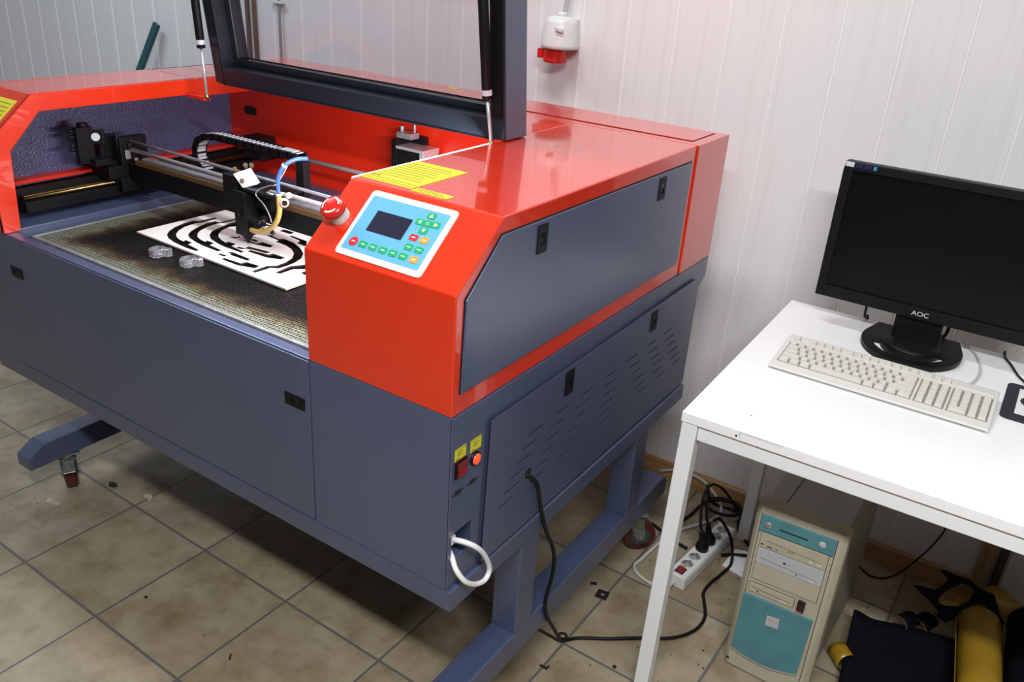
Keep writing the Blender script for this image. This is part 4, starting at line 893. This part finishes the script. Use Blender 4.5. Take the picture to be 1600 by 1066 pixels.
def plug(k, label, lean_):
    p = sxf @ Vector((0, .065+.0435*k, .0420)); d = Vector((lean_[0], lean_[1], 1)).normalized()
    m = MB(); m.lathe([(.0, 0), (.0185, 0), (.0190, .012), (.0165, .020), (.0095, .034), (.0070, .058), (.0050, .062), (0, .062)], p, d, 22); m.lathe([(.0192, .010), (.0200, .012), (.0192, .014)], p, d, 22)
    o = m.build('power_plug', 'black'); recentre(o); tag(o, label, 'plug', 'black plugs in the power strip'); return p+d*.06
e1 = plug(2, 'black power plug in the white strip, the one nearer its red switch', (-.14, -.05)); e2 = plug(3, 'black power plug in the white strip, the one further from its red switch', (-.22, .02))
def floor_cable(name, pts, r, mat, label):
    m = MB(); m.tube(pts, r, 10); o = m.build(name, mat); recentre(o); tag(o, label, 'cable'); return o
floor_cable('plug_cable', [tuple(e1), (e1.x-.008, e1.y-.004, e1.z+.03), (.125, 1.08, .165), (.118, 1.16, .17), (.135, 1.23, .125), (.160, 1.28, .06), (.19, 1.30, .012), (.26, 1.29, .006), (.36, 1.22, .006)], .0042, 'black', 'black cable rising from the plug nearer the red switch and arching over the strip')
floor_cable('plug_cable', [tuple(e2), (e2.x-.012, e2.y+.002, e2.z+.03), (.112, 1.16, .155), (.090, 1.22, .12), (.085, 1.27, .06), (.10, 1.30, .012), (.16, 1.31, .010), (.24, 1.27, .020), (.275, 1.235, .018)], .0042, 'black', 'black cable rising from the plug further from the red switch, looping towards the wall')
floor_cable('black_cable_coil', [(.047, 1.15, .006), (.06, 1.205, .006), (.072, 1.255, .02), (.105, 1.30, .03), (.155, 1.318, .03), (.188, 1.295, .03), (.180, 1.255, .03), (.14, 1.235, .03), (.095, 1.245, .028), (.078, 1.28, .026), (.11, 1.322, .026), (.165, 1.33, .024), (.196, 1.29, .022), (.202, 1.24, .014), (.232, 1.20, .006), (.29, 1.155, .008)], .0052, 'black', 'coiled black cable heaped between the power strip and the baseboard')
floor_cable('black_floor_cable', [(-.02, 1.085, .006), (.03, 1.066, .006), (.08, 1.047, .006), (.118, 1.040, .006)], .0048, 'black', 'short run of black cable on the tiles left of the strip, behind the table leg')
floor_cable('black_floor_cable', [(.212, 1.076, .0060), (.236, 1.098, .006), (.29, 1.12, .012), (.345, 1.135, .012)], .0052, 'black', 'short run of black cable between the power strip and the white board')
floor_cable('strip_cable', [(.149, .872, .016), (.146, .846, .014), (.128, .832, .0055), (.09, .833, .0055), (.05, .845, .0055), (.026, .872, .0055), (.030, .915, .0055), (.036, .985, .0055), (.048, 1.060, .0055), (.068, 1.12, .0055), (.100, 1.175, .0055), (.128, 1.235, .0055), (.130, 1.285, .0055), (.112, 1.318, .010), (.080, 1.333, .030), (.035, 1.338, .056), (-.02, 1.338, .060), (-.07, 1.338, .05), (-.11, 1.338, .03)], .0047, 'grey_cable', 'grey-white cable of the power strip, looping under the table leg and along the baseboard')
floor_cable('thin_wire', [(.553, 1.299, .004), (.590, 1.268, .004), (.625, 1.275, .004), (.655, 1.310, .006), (.680, 1.330, .035), (.700, 1.335, .075), (.722, 1.335, .13), (.740, 1.333, .20), (.748, 1.328, .30), (.745, 1.30, .5)], .0024, 'black', 'thin black wire hanging down the wall to the floor right of the computer')
bd_ = MB(); bd_.prism([(.230, 1.036), (.298, 1.022), (.336, 1.15), (.262, 1.142), (.236, 1.130)], 'z', .0005, .006); o = bd_.build('white_board', 'paper', None, .001); recentre(o); tag(o, 'flat white offcut board on the tiles between power strip and computer', 'board')

# ================================================================== FOAM SHEETS UNDER THE TABLE
def sheet(name, fn, nu, nv, t, label, cat, group=None, mats=('sheet_black', 'sheet_yellow')):
    m = MB(); P = [[Vector(fn(i/nu, j/nv)) for j in range(nv+1)] for i in range(nu+1)]
    def nrm(i, j):
        a = P[min(i+1, nu)][j]-P[max(i-1, 0)][j]; b_ = P[i][min(j+1, nv)]-P[i][max(j-1, 0)]; return a.cross(b_).normalized()
    top = [[P[i][j]+nrm(i, j)*t for j in range(nv+1)] for i in range(nu+1)]
    idx = lambda i, j: i*(nv+1)+j
    vs = [p for r in top for p in r]; n = len(vs); vs += [p for r in P for p in r]
    q = [(i, j) for i in range(nu) for j in range(nv)]
    m.add(vs, [(idx(i, j), idx(i+1, j), idx(i+1, j+1), idx(i, j+1)) for i, j in q], 0, True)
    m.f += [[n+idx(i, j), n+idx(i, j+1), n+idx(i+1, j+1), n+idx(i+1, j)] for i, j in q]; m.mi += [1]*len(q); m.sm += [True]*len(q)
    bd = [(idx(i, 0), idx(i+1, 0)) for i in range(nu)]+[(idx(nu, j), idx(nu, j+1)) for j in range(nv)]+[(idx(i+1, nv), idx(i, nv)) for i in range(nu)][::-1]+[(idx(0, j+1), idx(0, j)) for j in range(nv)][::-1]
    for a, b_ in bd: m.f.append([a, n+a, n+b_, b_]); m.mi.append(0); m.sm.append(False)
    o = m.build(name, list(mats)); recentre(o); return tag(o, label, cat, group)
def big(u, v):
    # u along x, v from the front to the raised rear edge
    x = .600+.335*u; y = .56+(.43+.13*u)*v
    z = .004+.045*v**1.5+.030*math.exp(-((u-.0)/.10)**2)*v**4+.010*math.sin(u*5)*v
    return (x+.055*(1-v)*(1-u), y, z)
sheet('foam_sheet', big, 24, 18, .003, 'large black foam sheet bulging on the floor right of the computer tower', 'foam sheet')
def roll(c0, c1, r, turns, label, name, mats, t=.0016):
    c0, c1 = Vector(c0), Vector(c1); d = (c1-c0).normalized(); u_ = d.orthogonal().normalized(); w_ = d.cross(u_)
    def fn(a, b_):
        th = a*turns*2*math.pi; rr = r-.006*(1-a)*turns
        return c0+(c1-c0)*b_+rr*(math.cos(th)*u_+math.sin(th)*w_)
    return sheet(name, fn, int(28*turns), 4, t, label, 'foam roll', None, mats)
roll((.915, .800, .112), (.877, 1.098, .116), .050, 1.6, 'mustard-yellow rolled sheet lying on the black foam under the table', 'yellow_roll', ('sheet_yellow', 'sheet_yellow'))
roll((1.028, .86, .075), (1.006, 1.225, .075), .067, 1.4, 'black rolled foam sheet at the far right, beside the yellow roll', 'black_roll', ('sheet_black', 'sheet_black'))
# cut-out netting left over from the sheet
net = [(.710,1.168),(.724,1.172),(.762,1.172),(.774,1.189),(.784,1.225),(.777,1.236),(.760,1.257),(.774,1.263),(.802,1.255),(.834,1.261),(.859,1.243),(.898,1.245),(.923,1.181),(.938,1.166),(.898,1.149),(.886,1.194),(.859,1.180),(.833,1.132),(.825,1.092),(.807,1.062),(.784,1.070),(.784,1.101),(.758,1.129)]
nh = [(.776,1.150),(.790,1.187),(.818,1.232),(.840,1.238),(.850,1.222),(.845,1.179),(.825,1.145),(.795,1.128),(.781,1.130)]
def net_place(u, v, w):
    return (u, v, .098+w+.012*math.sin((u-.7)*14)-.010*math.cos((v-1.1)*20))
o = plate_with_holes('foam_offcut', net, [nh], .003, ['sheet_black', 'sheet_yellow'], None, net_place)
for p in o.data.polygons: p.material_index = 1 if p.normal.z < -.3 else 0
recentre(o); tag(o, 'spiky black offcut with a large hole, on top of the scraps behind the yellow roll', 'foam offcut', 'foam offcuts')
def curl(c, ang, r, L, a0, a1, label, name='foam_offcut', sw=.0, mats=('sheet_black', 'sheet_yellow')):
    ca, sn = math.cos(ang), math.sin(ang)
    def fn(a, b_):
        th = R(a0+(a1-a0)*a); x = (b_-.5)*L*(1-.3*a); y = r*math.cos(th)+sw*b_*a; z = r+r*math.sin(th)
        return (c[0]+ca*x-sn*y, c[1]+sn*x+ca*y, c[2]+z)
    return sheet(name, fn, 14, 3, .0018, label, 'foam offcut', 'foam offcuts', mats)
curl((.826, 1.240, .010), R(25), .034, .080, 215, 75, 'curled yellow-lined offcut showing through the hole of the spiky offcut')
curl((.926, 1.285, .004), R(-38), .046, .110, 215, 40, 'curled yellow-lined offcut leaning towards the wall, behind the yellow roll')
curl((.762, 1.090, .016), R(70), .028, .060, 160, 10, 'small black curled offcut with a yellow edge, left of the spiky offcut', mats=('sheet_yellow', 'sheet_black'))
curl((.722, 1.060, .030), R(62), .024, .055, 175, 20, 'small black curled offcut at the rear edge of the large black foam sheet', mats=('sheet_yellow', 'sheet_black'))
curl((.812, 1.150, .050), R(15), .026, .085, 205, 50, 'yellow-edged curled offcut directly behind the end of the yellow roll')
curl((.615, .862, .002), R(-50), .026, .060, 230, 60, 'small yellow-lined offcut curled up between the computer and the large black foam sheet')

# ================================================================== WALL THINGS
so = thing('industrial_socket', 'white and red industrial socket hanging on the panelled wall above the machine', 'socket', (-.625, 1.33, 1.29))
m = MB()
c = Vector((-.628, 1.318, 0))
prof = [(.0, 1.424), (.022, 1.424), (.044, 1.418), (.048, 1.405), (.056, 1.345), (.057, 1.335)]
m.lathe([(r, z) for r, z in prof], (c.x, c.y, 0), (0, 0, 1), 32)
m.lathe([(.057, 1.335), (.050, 1.333), (.0, 1.335)], (c.x, c.y, 0), (0, 0, 1), 32); m.cyl((c.x, c.y, 1.422), (c.x, c.y, 1.436), .015, .013, seg=20)
m.box(c.x-.035, c.x+.035, c.y+.03, 1.3645, 1.345, 1.415)
m.build('socket_body', 'socket_white', so)
m = MB(); q = Vector((c.x+.022, c.y-.046, 1.389)); m.obox(q, (.011, .004, -.003), (.003, -.010, 0), (0, 0, .0045)); m.build('label_window', 'key', so, .001)
m = MB(); m.lathe([(.036, 1.334), (.036, 1.294), (.033, 1.292), (.030, 1.292), (.030, 1.300), (0, 1.300)], (c.x-.012, c.y-.004, 0), (0, 0, 1), 28); m.box(c.x-.060, c.x-.030, c.y-.030, c.y+.006, 1.302, 1.330); m.build('socket_collar', 'red_plastic', so, .002)
m = MB(); m.cyl((c.x+.002, c.y+.012, 1.436), (c.x+.010, 1.352, 1.62), .0075, seg=14); m.cyl((c.x+.010, 1.352, 1.62), (c.x+.010, 1.352, 2.73), .0075, seg=14); m.build('socket_lead', 'socket_white', so)
m = MB(); m.cyl((-1.878, 1.352, .07), (-1.878, 1.352, 2.73), .0055, seg=12); cd = m.build('wall_conduit', 'conduit', None); recentre(cd); tag(cd, 'thin grey vertical conduit on the wall seen through the open lid', 'conduit')
m = MB(); m.box(-1.900, -1.858, 1.342, 1.364, 1.352, 1.362); m.box(-1.905, -1.89, 1.346, 1.364, 1.345, 1.369); cl_ = m.build('conduit_clip', 'socket_white', cd, .001)
for v in cl_.data.vertices: pass
m = MB(); 
A0, A1 = Vector((-2.715+.0, 1.30, 1.0150)), Vector((-2.610, 1.335, 1.212)); d = (A1-A0).normalized(); A0 = A1-d*(1.207/d.z)
sx = d.cross(Vector((0, 1, 0))).normalized(); m.obox((A0+A1)/2, sx*.0155, d.cross(sx)*.008, d*(A1-A0).length/2); o = m.build('teal_bar', 'teal_bar', None, .002); recentre(o); tag(o, 'dark teal bar leaning against the wall behind the left of the machine', 'bar')

# ================================================================== LITTER AND A CASTER SHADOW PATCH ON THE TILES
def chip(name, poly, h, mat, label, cat, holes=(), group=None):
    o = plate_with_holes(name, poly, list(holes), h, mat, None, lambda u, v, w: (u, v, h/2+.0003+w)); recentre(o); return tag(o, label, cat, group)
def quad(cx, cy, a, b_, ang): 
    c_, s_2 = math.cos(R(ang)), math.sin(R(ang)); return [(cx+c_*x-s_2*y, cy+s_2*x+c_*y) for x, y in ((-a, -b_), (a, -b_), (a, b_), (-a, b_))]
chip('square_offcut', quad(.008, .710, .0165, .0165, 8), .003, 'chip_black', 'small square black offcut with a round hole on the tiles beside the machine foot', 'offcut', [circ(.009, .711, .006, 14)], 'offcuts on the floor')
chip('ring_offcut', circ(.000, .510, .013, 22), .003, 'chip_black', 'small black ring on the tiles where the black power cable meets the floor', 'offcut', [circ(.000, .510, .0065, 16)], 'offcuts on the floor')
chip('wood_offcut', quad(-1.508, .036, .026, .009, 12), .003, 'chip_wood', 'small pale wood offcut with a hole, in front of the left foot beam', 'offcut', [circ(-1.506, .037, .0045, 12)], 'offcuts on the floor')
chip('wood_offcut', [(-1.335, .226), (-1.322, .217), (-1.313, .223), (-1.302, .214), (-1.304, .232), (-1.318, .237)], .004, 'chip_wood', 'small irregular pale wood offcut on the tiles behind the left front caster', 'offcut', [], 'offcuts on the floor')
chip('black_offcut_or_shadow', [(-1.470, .195), (-1.458, .186), (-1.440, .190), (-1.434, .200), (-1.446, .206), (-1.462, .203)], .006, 'chip_black', 'black patch standing for the shadow on the tiles right of the left front caster', 'offcut', [], 'offcuts on the floor')  # flat black piece added as the dark shadow blob beside the caster
chip('corner_offcut', [(.004, .394), (.022, .396), (.022, .404), (.026, .404), (.027, .390), (.006, .389)], .003, 'chip_black', 'small black angled offcut on the tiles by the right front foot, below the black ring', 'offcut', [], 'offcuts on the floor')
chip('black_offcut_or_shadow', quad(-.033, .735, .009, .0045, 30), .003, 'chip_black', 'short black strip on the tiles between the right foot beam and the square offcut', 'offcut', [], 'offcuts on the floor')
chip('black_offcut_or_shadow', circ(.156, .500, .0048, 12), .003, 'chip_black', 'tiny round black offcut on the tiles left of the table front leg', 'offcut', [], 'offcuts on the floor')
chip('black_offcut_or_shadow', quad(-.610, -.044, .009, .002, -50), .002, 'chip_black', 'thin black sliver on the tiles in front of the machine, nearest the photo bottom edge', 'offcut', [], 'offcuts on the floor')
chip('black_offcut_or_shadow', circ(-.943, -.042, .0040, 10), .003, 'chip_black', 'tiny black crumb on the tile in front of the machine door centre', 'offcut', [], 'offcuts on the floor')
rnd = random.Random(5); m = MB()
for k in range(70):
    x, y = rnd.uniform(-.1, .40), rnd.uniform(.36, 1.30)
    if k > 45: x, y = rnd.uniform(.55, .84), rnd.uniform(.95, 1.33)
    if k > 58: x, y = rnd.uniform(-1.7, -.5), rnd.uniform(-.1, .35)
    if -.07 < x < .02 and y < 1.1: x = rnd.uniform(.03, .11)
    a = rnd.uniform(.0009, .0026); q = quad(x, y, a, a*rnd.uniform(.4, 1), rnd.uniform(0, 180)); m.prism(q, 'z', .0002, .0014)
o = m.build('floor_debris', 'chip_black'); o['kind'] = 'stuff'; tag(o, 'scattered tiny black crumbs and dust on the floor tiles', 'debris')

# ================================================================== CAMERA, WORLD, VIEW
cam = bpy.data.cameras.new('camera'); co = bpy.data.objects.new('camera', cam); C.objects.link(co)
cam.sensor_fit = 'HORIZONTAL'; cam.sensor_width = 36; cam.lens = 1320.135/1600*36; cam.clip_start = .02
co.location = (.72917, -.98833, 1.60295)
rx, ry, rz = 1.13298, -.06232, .59184
co.matrix_world = Matrix.Translation(co.location) @ Matrix.Rotation(rz, 4, 'Z') @ Matrix.Rotation(ry, 4, 'Y') @ Matrix.Rotation(rx, 4, 'X')
bpy.context.scene.camera = co
w = bpy.data.worlds.new('world'); bpy.context.scene.world = w; w.use_nodes = True
w.node_tree.nodes['Background'].inputs[0].default_value = (*WCOL, 1); w.node_tree.nodes['Background'].inputs[1].default_value = WSTR
vs = bpy.context.scene.view_settings; vs.view_transform = 'Standard'; vs.look = 'None'; vs.gamma = 1; vs.use_curve_mapping = False; vs.exposure = EXPO
